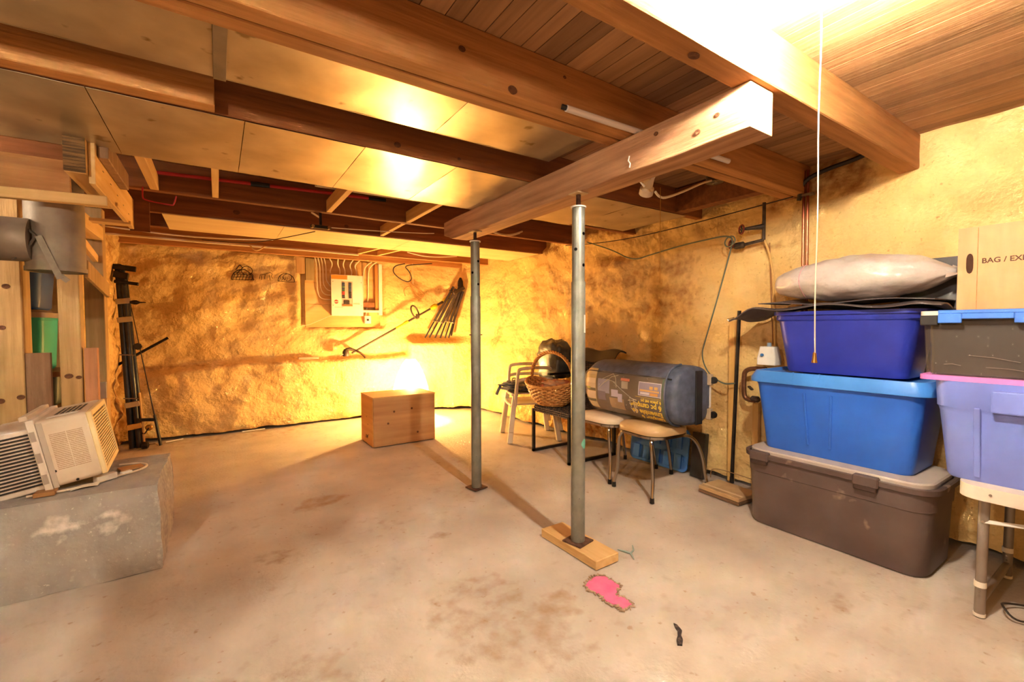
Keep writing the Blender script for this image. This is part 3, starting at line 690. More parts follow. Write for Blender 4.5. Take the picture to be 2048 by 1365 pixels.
tag(MB().grid(lambda u, v: Vector((-1.09+.25*u, 3.66+.28*v, 1.616+.018*math.sin(u*9+v*4)+.012*math.sin(v*11))), 18, 12).build('folded_cloth', M('cloth_white', 'd8c8bc', 'c79a86', scale=14, rough=.9), smooth=True), 'crumpled pale cloth lying on the navy tote', 'cloth')
tote('storage_tote', .34,.36,.40, M('tote_olive', '8f9440', '9aa04a', scale=3, rough=.5), 'olive green tote on the floor under the shelf', (-.91,3.76,.0), taper=.9, r=.04)
tote('storage_tote', .22,.30,.19, M('tote_charcoal', '3c4a40', '465548', scale=3, rough=.5), 'small dark tote on the lower shelf under the teal tote', (-.90,3.80,.70), taper=.9, lidmt=M('tote_brown_lid', '7a4a30'), r=.03, lid_h=.015)

# ---- window air conditioner, tipped up on a scrap of wood
t = thing('window_air_conditioner', 'cream window air conditioner tipped on the concrete block, label facing out', 'air conditioner', (-.640,2.825,.428), (R(0), R(-10), R(3)))
M_ac = M('aged_cream_plastic', 'c9b9a2', 'd5c7b2', scale=4, rough=.5)
M_acw = M('aged_white_metal', 'cfc5b8', 'ddd4c8', scale=4, rough=.45)
AW, AH = .46, .315
# rear metal cabinet
rear = MB(); rear.box(-.205,-.022,.012,AW-.012,.0,AH-.025); rear = rear.build('rear_cabinet', M_acw, t, bevel=.012, segs=3, smooth=True)
for k in range(16):
    z_ = .028 + k*.0155
    MB().box(-.172+.002*k,-.03,.006,.0135,z_,z_+.0075).build('vent_slot', M_black, rear)
# mounting flange
fl = MB(); fl.box(-.024,.002,-.012,AW+.012,-.012,AH+.012)
fl.build('mounting_flange', M_acw, t, bevel=.002)
MB().box(-.050,-.022,.03,AW-.02,AH+.008,AH+.030).build('top_rail', M_ac, t, bevel=.003)
for z_ in (.03,.13,.23): MB().box(-.021,-.004,-.0135,-.0115,z_,z_+.045).build('flange_slot', M('slot_grey', '9c9186'), t)
MB().box(.004,.022,-.004,.0,.0,AH-.01).build('seal_strip', M('grey_seal', 'b3a899', rough=.8), t)
# front case
fc = MB(); fc.loft([[Vector((x_, p.x, p.y)) for p in rrect(AW, AH, .03, 0, c=(AW/2, AH/2))] if False else [Vector((x_, AW/2+(p.x)*sc, AH/2+p.y*sc)) for p in rrect(AW, AH, .022, 0)] for x_, sc in ((.0,1),(.155,1),(.172,.985))])
fcase = fc.build('front_case', M_ac, t, smooth=True, angle=40)
for k in range(5):
    for q in range(3):
        MB().box(.045+.001*q+k*.020,.059+k*.020,.12+q*.075,.185+q*.075,AH-.0005,AH+.0008).build('top_vent_slot', M_black, fcase)
MB().box(.03,.14,.045,.085,AH,AH+.002).build('control_strip', M_white, fcase, bevel=.001)
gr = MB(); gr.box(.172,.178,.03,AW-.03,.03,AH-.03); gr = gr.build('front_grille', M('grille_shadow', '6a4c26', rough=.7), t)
for k in range(18):
    z_ = .036+k*.0138; MB().obox((.181, AW/2, z_), (.010, AW-.05, .0072), rotm(0,R(0),0)).build('louvre', M('grille_cream', 'e2cc96', 'ead8a8', scale=6, rough=.45), gr)
fr = MB(); fr.box(.170,.190,.0,.028,.004,AH-.004).box(.170,.190,AW-.028,AW,.004,AH-.004).box(.170,.190,.028,AW-.028,.004,.03).box(.170,.190,.028,AW-.028,AH-.03,AH-.004)
fr.build('grille_frame', M('grille_cream', 'e2cc96'), t, bevel=.003)
# printed instruction label: fine rows of text
lm = bpy.data.materials.new('label_print'); lm.use_nodes = True; nt = lm.node_tree; tc = nt.nodes.new('ShaderNodeTexCoord'); wv = nt.nodes.new('ShaderNodeTexWave')
wv.bands_direction = 'Z'; wv.inputs['Scale'].default_value = 38; wv.inputs['Distortion'].default_value = .0
nz_ = nt.nodes.new('ShaderNodeTexNoise'); nz_.inputs['Scale'].default_value = 160; nt.links.new(tc.outputs['Object'], nz_.inputs[0]); nt.links.new(tc.outputs['Object'], wv.inputs[0])
ad = nt.nodes.new('ShaderNodeMath'); ad.operation = 'MULTIPLY'; nt.links.new(wv.outputs['Fac'], ad.inputs[0]); nt.links.new(nz_.outputs['Fac'], ad.inputs[1])
rp = nt.nodes.new('ShaderNodeValToRGB'); rp.color_ramp.elements[0].position = .18; rp.color_ramp.elements[0].color = (*hexc('d2c2ac'),1); rp.color_ramp.elements[1].position = .36; rp.color_ramp.elements[1].color = (*hexc('9c8466'),1)
nt.links.new(ad.outputs[0], rp.inputs[0]); nt.links.new(rp.outputs[0], nt.nodes['Principled BSDF'].inputs['Base Color'])
for x_ in (.034,.092):
    MB().box(x_,x_+.055,-.0012,.0,.075,.245).build('instruction_label', lm, fcase)
for x_, z_ in ((.022,.075),(.085,.012)): MB().lathe([(.006,-.002),(.006,.0)], (x_,0,z_), n=8, axis='y').build('case_screw', M_blackmetal, fcase)
# power cord with inline plug box and paper tag
t = thing('power_cord', 'cream power cord with a plug box curling on the concrete block', 'cord', (-.4,2.95,.41))
MB().tube(chaikin([(-.72,2.80,.415),(-.60,2.81,.414),(-.50,2.86,.415),(-.44,2.93,.418),(-.36,2.99,.415),(-.325,3.08,.415),(-.37,3.16,.415),(-.46,3.17,.415)], 3), .0055, 8).build('cable', M_ac, t, world=True, smooth=True)
MB().obox((-.475,2.905,.427), (.085,.035,.03), rotm(0,0,R(38))).build('plug_box', M_acw, t, world=True, bevel=.005, segs=2)
MB().obox((-.405,2.965,.422), (.045,.022,.012), rotm(0,0,R(38))).build('plug_head', M_white, t, world=True, bevel=.002)
MB().slab(lambda u, v: Vector((-.58+.09*u, 2.795+.05*v+.03*u, .4125+.006*math.sin(3*u))), 6, 3, .0006).build('paper_tag', M_paper, t, world=True)
tag(MB().box(-.695,-.625,2.775,2.835,.409,.428).build('wood_scrap', wood('scrap_wood', '8a6038', 'a87c4c', 'x'), bevel=.002), 'scrap of wood propping the air conditioner', 'wood scrap')
tag(MB().obox((-.40,3.08,.414), (.10,.07,.010), rotm(0,0,R(20))).build('wood_scrap', wood('scrap_wood', '8a6038', 'a87c4c', 'x'), bevel=.002), 'thin brown wood scrap inside the cord loop', 'wood scrap')

# unseen board added left of the camera, shaped to shade the floor
t = thing('added_shade_board', 'unseen board added left of the camera to shade the floor', 'shelf', (-.70,1.10,1.25))
q_ = [(-.80,.78),(-.80,1.27),(-.42,1.255),(-.545,1.12),(-.73,.88)]
MB().add([(x,y,1.262) for x,y in q_]+[(x,y,1.244) for x,y in q_], [tuple(range(5)), tuple(range(9,4,-1))]+[(i,(i+1)%5,5+(i+1)%5,5+i) for i in range(5)]).build('board', M_ply, t, world=True)
for x, y in ((-.785,.83),(-.785,1.25),(-.46,1.24)): MB().tube([(x,y,1.262),(x,y,2.168)], .003, 6).build('hanging_rod', M_blackmetal, t, world=True)
# ------------------------------------------------------------------ back wall: breaker panel and cables
t = thing('backing_board', 'plywood backing board set into the back wall behind the breaker panel', 'board', (1.35,5.87,1.15))
M_bb = wood('backing_ply', 'c79a58', 'dcb478', 'x', bump=.15, g=.5)
for a, b_ in ((1.155,1.435),(1.437,1.70),(1.702,1.99)): MB().box(.885,1.79,5.868,5.90,a,b_).build('board', M_bb, t, world=True, bevel=.001)
tag(MB().box(.89,.985,5.82,5.868,1.72,1.985).build('wood_cleat', wood('cleat_wood', '8d7a52', 'b09c6e', 'z'), bevel=.003), 'grey-green wood cleat at the top left of the backing board', 'wood block')
tag(MB().box(.78,.872,5.76,5.79,1.79,1.985).build('wood_cleat', M_pine_z, bevel=.002), 'brown board end hanging left of the backing board', 'wood block')
t = thing('breaker_panel', 'white electrical breaker panel with two rows of breakers', 'breaker panel', (1.36,5.84,1.30))
PX0, PX1, PZ0, PZ1, PY = 1.165, 1.545, 1.295, 1.80, 5.765
MB().box(PX0+.01,PX1-.01,PY+.004,5.868,PZ0+.01,PZ1-.01).build('enclosure', M('panel_grey', 'c2b8a8', rough=.5), t, world=True)
M_pw = M('panel_white', 'e9e2d6', 'efe9df', scale=3, rough=.4)
cov = MB(); ox0, ox1, oz0, oz1 = 1.285, 1.415, 1.415, 1.725
for b_ in ((PX0,ox0,PZ0,PZ1),(ox1,PX1,PZ0,PZ1),(ox0,ox1,PZ0,oz0),(ox0,ox1,oz1,PZ1)): cov.box(b_[0],b_[1],PY,PY+.006,b_[2],b_[3])
cov.build('cover', M_pw, t, world=True)
MB().box(PX0+.002,PX0+.19,PY-.001,PY,PZ1-.055,PZ1-.004).build('orange_label', M('orange_label', 'd9892e', rough=.6), t, world=True)
MB().box(ox0,ox1,PY+.006,PY+.012,oz0,oz1).build('dead_front', M('panel_inner', 'e2dac8', rough=.5), t, world=True)
cols = ['3b4a6a','3b4a6a','4a7a5a','3b4a6a','3b6a4a','b03a30','b03a30','3a3a3e','3a3a3e']
for c_, x_ in enumerate((1.292,1.372)):
    for k in range(9):
        z_ = 1.705-k*.0215; cl = cols[k] if c_ == 0 else ('3b4a6a' if k < 5 else '2c2c30')
        MB().box(x_,x_+.032,PY-.004,PY+.008,z_-.0185,z_).build('breaker', M('breaker_'+cl, cl, rough=.5), t, world=True, bevel=.001)
MB().box(1.312,1.378,PY-.004,PY+.008,1.445,1.488).build('main_breaker', M('breaker_dark', '3a3630', rough=.5), t, world=True, bevel=.002)
MB().box(1.29,1.41,PY-.002,PY+.008,1.42,1.437).build('brown_label', M('brown_label', 'a8763c', rough=.6), t, world=True)
MB().lathe([(.024,-.0015),(.024,0)], (1.222,PY,1.468), n=20, axis='y').build('red_sticker', M('red_sticker', 'c2473c', rough=.6), t, world=True)
MB().box(1.200,1.244,PY-.002,PY-.0015,1.463,1.473).build('sticker_text', M_paper, t, world=True)
for z_ in (1.452,1.44): MB().box(1.425,1.505,PY-.001,PY,z_,z_+.004).build('printed_line', M('print_brown', '8a6040'), t, world=True)
MB().box(1.20,1.30,PY-.001,PY,1.400,1.403).build('printed_line', M('print_brown', '8a6040'), t, world=True)
for x_, z_ in ((PX0+.02,PZ1-.085),(PX1-.02,PZ1-.085),(PX0+.02,PZ0+.13),(PX1-.02,PZ0+.13)): MB().lathe([(.005,-.002),(.005,0)], (x_,PY,z_), n=8, axis='y').build('screw', M_steelr, t, world=True)
# cables feeding the panel
CG = 'white cables feeding the breaker panel'
for k in range(4):
    x0 = 1.02+.035*k; zb = 1.50+.055*k
    o = MB().tube(chaikin([(x0-.03,5.80,2.0),(x0,5.845,1.90),(x0,5.85,1.70+.02*k),(x0+.005,5.85,zb+.06),(x0+.05,5.85,zb),(1.172,5.84,zb-.005)], 3), .0065, 8).build('panel_cable', M_wire, smooth=True)
    tag(o, ['outermost', 'second', 'third', 'innermost'][k]+' white cable curving into the left side of the breaker panel', 'cable', CG)
for k, (x_, lab) in enumerate(((1.27,'leftmost'),(1.33,'second'),(1.41,'third'),(1.47,'rightmost'))):
    o = MB().tube(chaikin([(x_-.03+.02*k,5.72,1.99),(x_-.02,5.80,1.93),(x_+.015,5.82,1.86),(x_+.01,5.825,1.795)], 2), .008, 8).build('panel_cable', M_wire, smooth=True)
    tag(o, lab+' white cable dropping into the top of the breaker panel', 'cable', CG)
for k, (x_, lab) in enumerate(((1.575,'left'),(1.635,'right'))):
    o = MB().tube(chaikin([(x_+.08,5.74,1.985),(x_+.04,5.80,1.955),(x_,5.85,1.89),(x_,5.855,1.6),(x_-.01*k,5.855,1.45),(x_-.03*k,5.855,1.34)], 2), .008, 8).build('panel_cable', M_wire, smooth=True)
    tag(o, lab+' white cable running down right of the breaker panel', 'cable', CG)
tag(MB().tube(chaikin([(1.15,5.75,1.985),(1.19,5.78,1.93),(1.17,5.83,1.86),(1.175,5.84,1.82)], 2), .007, 8).build('panel_cable', M_wire, smooth=True), 'white cable arching over the top left corner of the breaker panel', 'cable', CG)
t = thing('wood_batten', 'upright plank with a pale side strip right of the breaker panel', 'batten', (1.74,5.84,1.38))
MB().box(1.715,1.755,5.82,5.868,1.37,1.97).build('batten', wood('batten_wood', 'b57a3a', 'cf9450', 'z'), t, world=True, bevel=.002)
MB().box(1.757,1.80,5.80,5.868,1.31,1.97).build('white_strip', M_pw, t, world=True, bevel=.002)
tag(MB().box(1.548,1.76,5.80,5.866,1.345,1.372).build('white_rail', M_pw, bevel=.002), 'white rail reaching right from the breaker panel', 'rail')
tag(MB().box(1.56,1.71,5.83,5.867,1.405,1.47).build('terminal_strip', M('terminal_brown', '7a4a24', '94602f', scale=30, rough=.6)), 'brown terminal strip right of the breaker panel', 'terminal strip')
t = thing('wall_outlet', 'small white outlet box below the breaker panel corner', 'outlet', (1.615,5.84,1.21))
MB().box(1.575,1.655,5.81,5.868,1.20,1.30).build('box', M_pw, t, world=True, bevel=.004)
MB().box(1.598,1.628,5.808,5.811,1.235,1.26).build('socket', M_black, t, world=True)
MB().tube([(1.60,5.85,1.30),(1.61,5.85,1.345)], .01, 8).build('cable_stub', M_wire, t, world=True)
tag(MB().tube([(1.17,5.762,1.305),(.92,5.80,1.19),(.80,5.77,1.165)], .004, 6).build('bonding_lead', M_wire, smooth=True), 'thin white cord slanting left from the bottom of the breaker panel', 'cord')
# dark drawings on the wall
t = thing('wall_doodles', 'three small black line drawings on the back wall left of the breaker panel', 'drawing', (.45,5.80,1.70))
M_ink = M('ink', '2a1a0e', rough=.9)
def wy(x, z):
    return 5.87 - prof_all(Vector((x, 5.87, 0)), 0, z) - .006
def ink(pts, nm, r=.0028):
    q = []
    for a, b_ in zip(pts, pts[1:]):
        for k in range(6): x = a[0]+(b_[0]-a[0])*k/6; z = a[1]+(b_[1]-a[1])*k/6; q.append((x, wy(x, z), z))
    q.append((pts[-1][0], wy(*pts[-1]), pts[-1][1]))
    MB().tube(q, r, 4).build(nm, M_ink, t, world=True)
def arc(cx, cz, rx, rz, a0, a1, n=12): return [(cx+rx*math.cos(R(a0+(a1-a0)*k/n)), cz+rz*math.sin(R(a0+(a1-a0)*k/n))) for k in range(n+1)]
ink(arc(.245,1.69,.105,.12,180,0), 'ink_line', .004); ink(arc(.29,1.80,.055,.05,0,360), 'ink_line', .0035); ink([(.14,1.69),(.36,1.70)], 'ink_line'); ink([(.19,1.76),(.25,1.83),(.22,1.86),(.18,1.80)], 'ink_line', .004)
for k in range(7): ink([(.15+.03*k,1.69),(.17+.03*k,1.745),(.16+.03*k,1.77)], 'ink_line')
for z_ in (1.725,1.75,1.77): ink([(.16,z_),(.34,z_+.004)], 'ink_line', .0022)
ink([(.41,1.71),(.42,1.76),(.45,1.765),(.52,1.79),(.54,1.775),(.53,1.75),(.545,1.72)], 'ink_line'); ink([(.43,1.755),(.43,1.70)], 'ink_line'); ink([(.47,1.765),(.46,1.71)], 'ink_line'); ink([(.51,1.76),(.515,1.70)], 'ink_line')
ink(arc(.685,1.70,.085,.09,185,-5), 'ink_line', .0035); ink(arc(.70,1.745,.045,.042,0,360), 'ink_line'); ink([(.60,1.695),(.77,1.69)], 'ink_line')
for k in range(4): ink([(.61+.025*k,1.70),(.63+.025*k,1.735),(.62+.025*k,1.75)], 'ink_line', .0022)

# ---- string trimmer leaning along the wall ledge
A = Vector((1.415,5.73,.845)); B = Vector((2.77,5.77,1.575)); D_ = (B-A)
def on(k): return A + D_*k
t = thing('string_trimmer', 'yellow and black string trimmer leaning up the back wall from its ledge', 'string trimmer', tuple(A))
def P_(mb_, nm, mt, sm=True, bevel=0): return mb_.build(nm, mt, t, smooth=sm, bevel=bevel, world=True)
M_yel = M('trimmer_yellow', 'd9c81e', 'e2d22c', scale=8, rough=.4); M_shaft = M('dark_shaft', '3a2e22', '4a3c2c', scale=12, rough=.45)
P_(MB().tube([on(-.02),on(.62)], .0135, 10), 'shaft', M_shaft)
P_(MB().tube([on(.40),on(.50)], .014, 10), 'yellow_sleeve', M_yel)
P_(MB().tube([on(.485),on(.525)], .022, 10), 'collar', M_yel)
P_(MB().tube([on(.525),on(.80)], .013, 10), 'upper_shaft', M_shaft)
hp = on(.625); dn = D_.normalized(); sd = dn.cross(Vector((0,0,1))).normalized(); un = sd.cross(dn)
loop = [hp + Vector((-.035,0,.055)) + Vector((.055*math.cos(a_)-.03*math.sin(a_), .02*math.cos(a_), .085*math.sin(a_))) for a_ in [2*math.pi*k/20 for k in range(20)]]
P_(MB().tube(loop, .011, 8, closed=True), 'loop_handle', M_shaft)
P_(MB().lathe([(.022,-.03),(.026,0),(.022,.03)], tuple(hp), n=10), 'handle_clamp', M_shaft)
P_(MB().tube([on(.765),on(.79),on(.82),on(.84)], [.02,.036,.036,.018], 10), 'trigger_housing', M_yel)
P_(MB().tube([on(.83),on(.86),on(.90),on(.92)], [.018,.016,.018,.02], 10), 'rear_grip', M_shaft)
P_(MB().tube([on(.905),on(.93),on(1.0),on(1.05)], [.024,.04,.045,.03], 10), 'battery_housing', M_yel)
P_(MB().obox(tuple(on(.98)-Vector((0,.035,0))), (.07,.03,.02), rotm(0,R(-30),0)), 'battery_vent', M_black, False)
P_(MB().lathe([(.02,.05),(.038,.02),(.042,-.02),(.035,-.04)], tuple(A+Vector((-.10,0,-.01))), n=14), 'cutting_head', M_shaft)
P_(MB().tube([A+Vector((-.10,0,.03)),A+Vector((-.05,0,.04)),on(.02)], [.02,.022,.014], 10), 'gear_neck', M_shaft)
gd = MB().slab(lambda u, v: A+Vector((.02+.13*u, -.06+.12*v, -.0-.09*u*u-.0*u+.02*math.sin(math.pi*v))), 8, 6, .006)
P_(gd, 'debris_guard', M('guard_brown', '4a341e', '5c4428', scale=12, rough=.6))
P_(MB().tube(chaikin([A+Vector((-.13,-.02,-.02)),A+Vector((-.16,-.03,-.03)),A+Vector((-.17,-.02,-.045))],1), .002, 5), 'cutting_line', M_white)

# ---- folded camp stands leaning in the corner on the ledge
t = thing('folding_stand', 'dark folded metal stand leaning in the corner on the wall ledge', 'folding stand', (2.55,5.75,1.0))
F0 = [(2.386,5.80,1.005),(2.45,5.80,1.005),(2.53,5.79,1.0),(2.60,5.77,1.0),(2.66,5.74,.998),(2.70,5.71,.998)]
TOPC = Vector((2.81,5.62,1.71)); M_leg = M('stand_leg', '2a2119', '4a3b2c', scale=10, rough=.45, metal=.3)
for k, f_ in enumerate(F0):
    q = TOPC + Vector((-.07+.028*k, -.01*(k % 2), -.03*(k % 3)))
    f_ = Vector(f_); mid_ = f_.lerp(q, .33); MB().bar(mid_, q, .050, .032).build('leg_channel', M_leg, t, world=True, bevel=.003)
    MB().bar(f_, mid_, .026, .018).build('leg_foot_bar', M('stand_leg_dark', '1e1812', rough=.4, metal=.5), t, world=True)
    MB().obox(tuple(f_.lerp(q, .34)), (.045,.035,.03), rotm(0,R(-30),0)).build('leg_lock', M('stand_joint', '4a3c2e', '66543f', scale=20, rough=.4), t, world=True, bevel=.004)
MB().obox(tuple(TOPC+Vector((-.005,-.015,-.05))), (.19,.06,.05), rotm(0,R(-28),0)).build('hinge_bracket', M_leg, t, world=True, bevel=.006)
MB().lathe([(.03,-.05),(.04,0),(.036,.06),(.015,.11)], tuple(TOPC+Vector((.035,0,.02))), n=14).build('head_cap', M('stand_leg_dark', '1e1812'), t, world=True, smooth=True)
MB().tube([TOPC+Vector((-.11,-.02,-.06)),TOPC+Vector((-.15,-.03,-.05)),TOPC+Vector((-.14,-.03,-.09)),TOPC+Vector((-.10,-.02,-.085))], .006, 6, closed=True).build('carry_loop', M_black, t, world=True)
MB().bar(Vector(F0[-1])+Vector((.05,.02,.03)), TOPC+Vector((.075,.02,.02)), .05, .02).build('dark_sleeve', M('sleeve', '241c14', rough=.7), t, world=True, bevel=.004)
tag(MB().obox((.90,5.80,.785), (.225,.06,.028), rotm(0,0,R(2))).build('wood_offcut', M('offcut', 'cdb69a', 'b89f82', scale=8, rough=.8), bevel=.002), 'short pale wood offcut lying on the back wall ledge', 'wood offcut')
# hanging cords
tag(MB().tube(chaikin([(2.02,5.55,1.965),(1.88,5.55,1.93),(1.86,5.56,1.85),(1.95,5.56,1.77),(2.06,5.57,1.73),(2.12,5.56,1.77),(2.08,5.55,1.87),(2.0,5.55,1.94),(2.2,5.5,1.965),(2.35,5.45,1.98)], 3), .007, 8).build('looped_extension_lead', M_wiredark, smooth=True), 'black cord looped under the joist right of the breaker panel', 'cord')
tag(MB().tube(chaikin([(2.12,5.62,1.90),(2.11,5.63,1.75),(2.14,5.62,1.70),(2.28,5.62,1.62),(2.31,5.62,1.56),(2.25,5.63,1.54),(2.16,5.63,1.64),(2.10,5.63,1.70),(2.02,5.63,1.64),(2.05,5.63,1.56)], 3), .0045, 6).build('brown_cord', M('brown_cord', 'a8743a', rough=.7), smooth=True), 'brown cord tangle hanging on the wall below the black loop', 'cord')
tag(MB().tube([(2.14,5.60,1.98),(2.15,5.61,1.72)], .004, 6).build('hanging_string', M_wire), 'thin pale cord hanging straight beside the brown tangle', 'cord')

# ---- plywood box
t = thing('plywood_box', 'plywood storage box with a hand slot standing before the glowing lamp', 'box', (1.50,4.46,0), (0,0,R(0)))
MB().box(1.22-.0,1.845,4.248,4.262,.005,.468).build('front_panel', M_ply, t, world=True, bevel=.001)
MB().box(1.22,1.845,4.66,4.674,.005,.468).build('rear_panel', M_ply, t, world=True)
sp_ = MB(); x0, x1 = 1.213, 1.227
for (ya_, yb_, za_, zb_) in ((4.262,4.66,.09,.29),(4.262,4.42,.055,.09),(4.50,4.66,.055,.09),(4.262,4.66,.005,.055)): sp_.box(x0,x1,ya_,yb_,za_,zb_)
sp_.build('side_panel', wood('ply_side', 'c58d45', 'dba65a', 'y', bump=.12, g=.5), t, world=True)
MB().box(x0,x1,4.262,4.66,.292,.468).build('side_board', wood('ply_side2', 'c99148', 'dfaa5e', 'y', bump=.12, g=.5), t, world=True)
MB().box(1.232,1.245,4.40,4.52,.05,.095).build('hand_slot', M_black, t, world=True)
MB().box(1.838,1.852,4.262,4.66,.005,.468).build('side_panel', M_ply, t, world=True)
MB().box(1.213,1.852,4.245,4.675,.469,.483).build('top', M_plyd, t, world=True, bevel=.001)
for y_, z_ in ((4.32,.20),(4.36,.27),(4.30,.10)): MB().lathe([(.007,-.001),(.007,0)], (1.213,y_+.1,z_), n=8, axis='x').build('knot', M('knot', '5a3418'), t, world=True)
for x_, z_ in ((1.42,.33),(1.36,.22),(1.66,.10),(1.60,.345)): MB().lathe([(.011,-.0008),(.011,0)], (x_,4.248,z_), n=10, axis='y').build('knot', M('knot', '5a3418'), t, world=True)

# ---- fishing tubes, rods and bar in the left corner
t = thing('rod_bundle', 'bundle of black fishing rod tubes with tan straps in the left corner', 'fishing tubes', (-.68,5.52,0))
T0, T1 = Vector((-.67,5.50,.01)), Vector((-.76,5.60,1.76))
for k, (dx, dy, r_) in enumerate(((-.03,0,.026),(.02,-.012,.024),(.05,.02,.018))):
    MB().tube([T0+Vector((dx,dy,0)), T1+Vector((dx*.6,dy,-.05*k))], r_, 12).build('rod_tube', M('tube_black', '14161a', '20242a', scale=15, rough=.3), t, world=True, smooth=True)
MB().bar(T0+Vector((.062,-.02,0)), T0.lerp(T1,.30)+Vector((.06,-.02,0)), .014,.014).build('tan_rod', M_pine_z, t, world=True)
for f_, mt in ((.12,M('strap_tan', 'c08f3c', rough=.6)),(.24,M('strap_grey', '9a8a70', rough=.6)),(.80,M('strap_grey', '9a8a70')),(.70,M('strap_grey', '9a8a70'))):
    p = T0.lerp(T1, f_); MB().obox(tuple(p+Vector((.0,-.03,0))), (.11,.03,.05), rotm(0,R(-8),R(6))).build('strap', mt, t, world=True, bevel=.004)
for z_, dx in ((.50,0),(.93,.0)): p = T0.lerp(T1, z_*.55); MB().tube([p+Vector((-.06,-.03,0)),p+Vector((.05,-.035,-.01))], .006, 6).build('tie', M_steelr, t, world=True)
for z_, e_, h_ in ((.985,.12,.05),(.945,.06,.06),(.905,.13,.03)): p = T0.lerp(T1, z_); MB().bar(p+Vector((-.05,-.04,.0)), p+Vector((e_,-.05,-.02)), .03, h_).build('rod_tip_guard', M_blackmetal, t, world=True, bevel=.005)
p = T0.lerp(T1,.80); MB().lathe([(.012,0),(.022,.03),(.022,.05),(.008,.075),(.003,.12)], tuple(p+Vector((.05,-.04,-.01))), n=10, axis='x').build('reel_knob', M_blackmetal, t, world=True, smooth=True)
MB().lathe([(.03,-.012),(.034,0),(.03,.012)], (-.635,5.47,.98), n=8, axis='y').build('hex_knob', M_black, t, world=True)
t = thing('fishing_rod', 'thin fishing rod with a reel leaning against the back wall', 'fishing rod', (-.49,5.48,0))
MB().tube([(-.486,5.46,.015),(-.512,5.48,.20),(-.53,5.50,.31)], [.013,.013,.012], 10).build('grip', M_black, t, world=True, smooth=True)
MB().tube([(-.53,5.50,.31),(-.61,5.58,.80),(-.735,5.66,1.62)], [.006,.0045,.003], 8).build('blank', M_wiredark, t, world=True, smooth=True)
MB().lathe([(.022,-.012),(.03,0),(.022,.012)], (-.57,5.46,.20), n=12, axis='y').build('reel', M_brass, t, world=True, smooth=True)
MB().tube([(-.57,5.44,.20),(-.60,5.43,.15),(-.62,5.43,.16)], .006, 6).build('reel_handle', M_blackmetal, t, world=True)
MB().bar((-.525,5.47,.27),(-.66,5.45,.285), .012, .03).build('rod_seat', M_blackmetal, t, world=True)
t = thing('fishing_reel', 'loose fishing reel lying on the floor beside the rod', 'fishing reel', (-.60,5.42,.03))
MB().lathe([(.02,-.03),(.035,-.02),(.035,.02),(.02,.03)], (0,0,.012), n=12, axis='x').build('spool', M_blackmetal, t, smooth=True)
MB().tube([(.03,0,.01),(.08,-.01,.02),(.10,-.01,.0)], .006, 6).build('crank', M_chrome, t)
tag(MB().tube([(-.90,5.60,.74),(-.42,5.66,1.055)], .013, 8).build('black_bar', M_blackmetal, smooth=True), 'straight black bar resting diagonally behind the rod tubes', 'bar')
tag(MB().tube([(-.46,5.60,.012),(-.32,5.66,.014)], .007, 6).build('white_stick', M_white), 'short white stick on the floor by the fishing rod', 'stick')
tag(MB().tube([(.20,5.68,.014),(.42,5.69,.016)], .006, 6).build('white_stick', M_white), 'thin white stick on the floor at the middle of the back wall', 'stick')
# ------------------------------------------------------------------ chairs along the right wall
# white stacking garden chairs
def garden_chair(label, loc, rz, col='d8cdbd'):
    t_ = thing('garden_chair', label, 'chair', loc, (0,0,rz), 'stacked white garden chairs')
    mt = M('garden_white', 'd6cbb9', 'e2d8c8', scale=5, rough=.5)
    # local: front is -x, seat centre at origin, z from floor
    s_ = MB(); s_.slab(lambda u, v: Vector((-.22+.42*u, -.215+.43*v, .385-.02*math.sin(math.pi*v)*math.sin(math.pi*min(1,u*1.1))-.025*smoothstep(.12,0,u))), 10, 10, .012)
    s_.build('seat', mt, t_, smooth=True)
    MB().tube([(-.222,-.20,.366),(-.232,0,.364),(-.222,.20,.366)], .014, 8).build('seat_front_edge', mt, t_, smooth=True)
    for sy_ in (-1, 1):
        for (xa_, xb_) in ((-.20,-.25),(.20,.26)):
            lg = MB(); lg.loft([[Vector((xa_-.022, sy_*.20-.018, .37)), Vector((xa_+.022, sy_*.20-.018, .37)), Vector((xa_+.022, sy_*.20+.018, .37)), Vector((xa_-.022, sy_*.20+.018, .37))],
                     [Vector((xb_-.026, sy_*.235-.022, 0)), Vector((xb_+.026, sy_*.235-.022, 0)), Vector((xb_+.026, sy_*.235+.022, 0)), Vector((xb_-.026, sy_*.235+.022, 0))]])
            lg.build('leg', mt, t_, bevel=.005)
        MB().tube(chaikin([(-.19,sy_*.225,.36),(-.18,sy_*.245,.60),(-.15,sy_*.25,.635),(.10,sy_*.25,.64),(.215,sy_*.21,.62)], 2), .017, 8).build('armrest', mt, t_, smooth=True)
    bk = MB().slab(lambda u, v: Vector((.215+.07*v+.03*math.sin(math.pi*u)*v, -.20+.40*u, .40+.36*v)), 10, 8, .012)
    bk.build('backrest', mt, t_, smooth=True)
    return t_
cz = R(-23)
g1 = garden_chair('lower of the two stacked white garden chairs', (2.715,3.795,0), cz)
g2 = copy_tree(g1); g2.location = (2.725,3.79,.108); g2['label'] = 'upper of the two stacked white garden chairs, clothes on its seat'
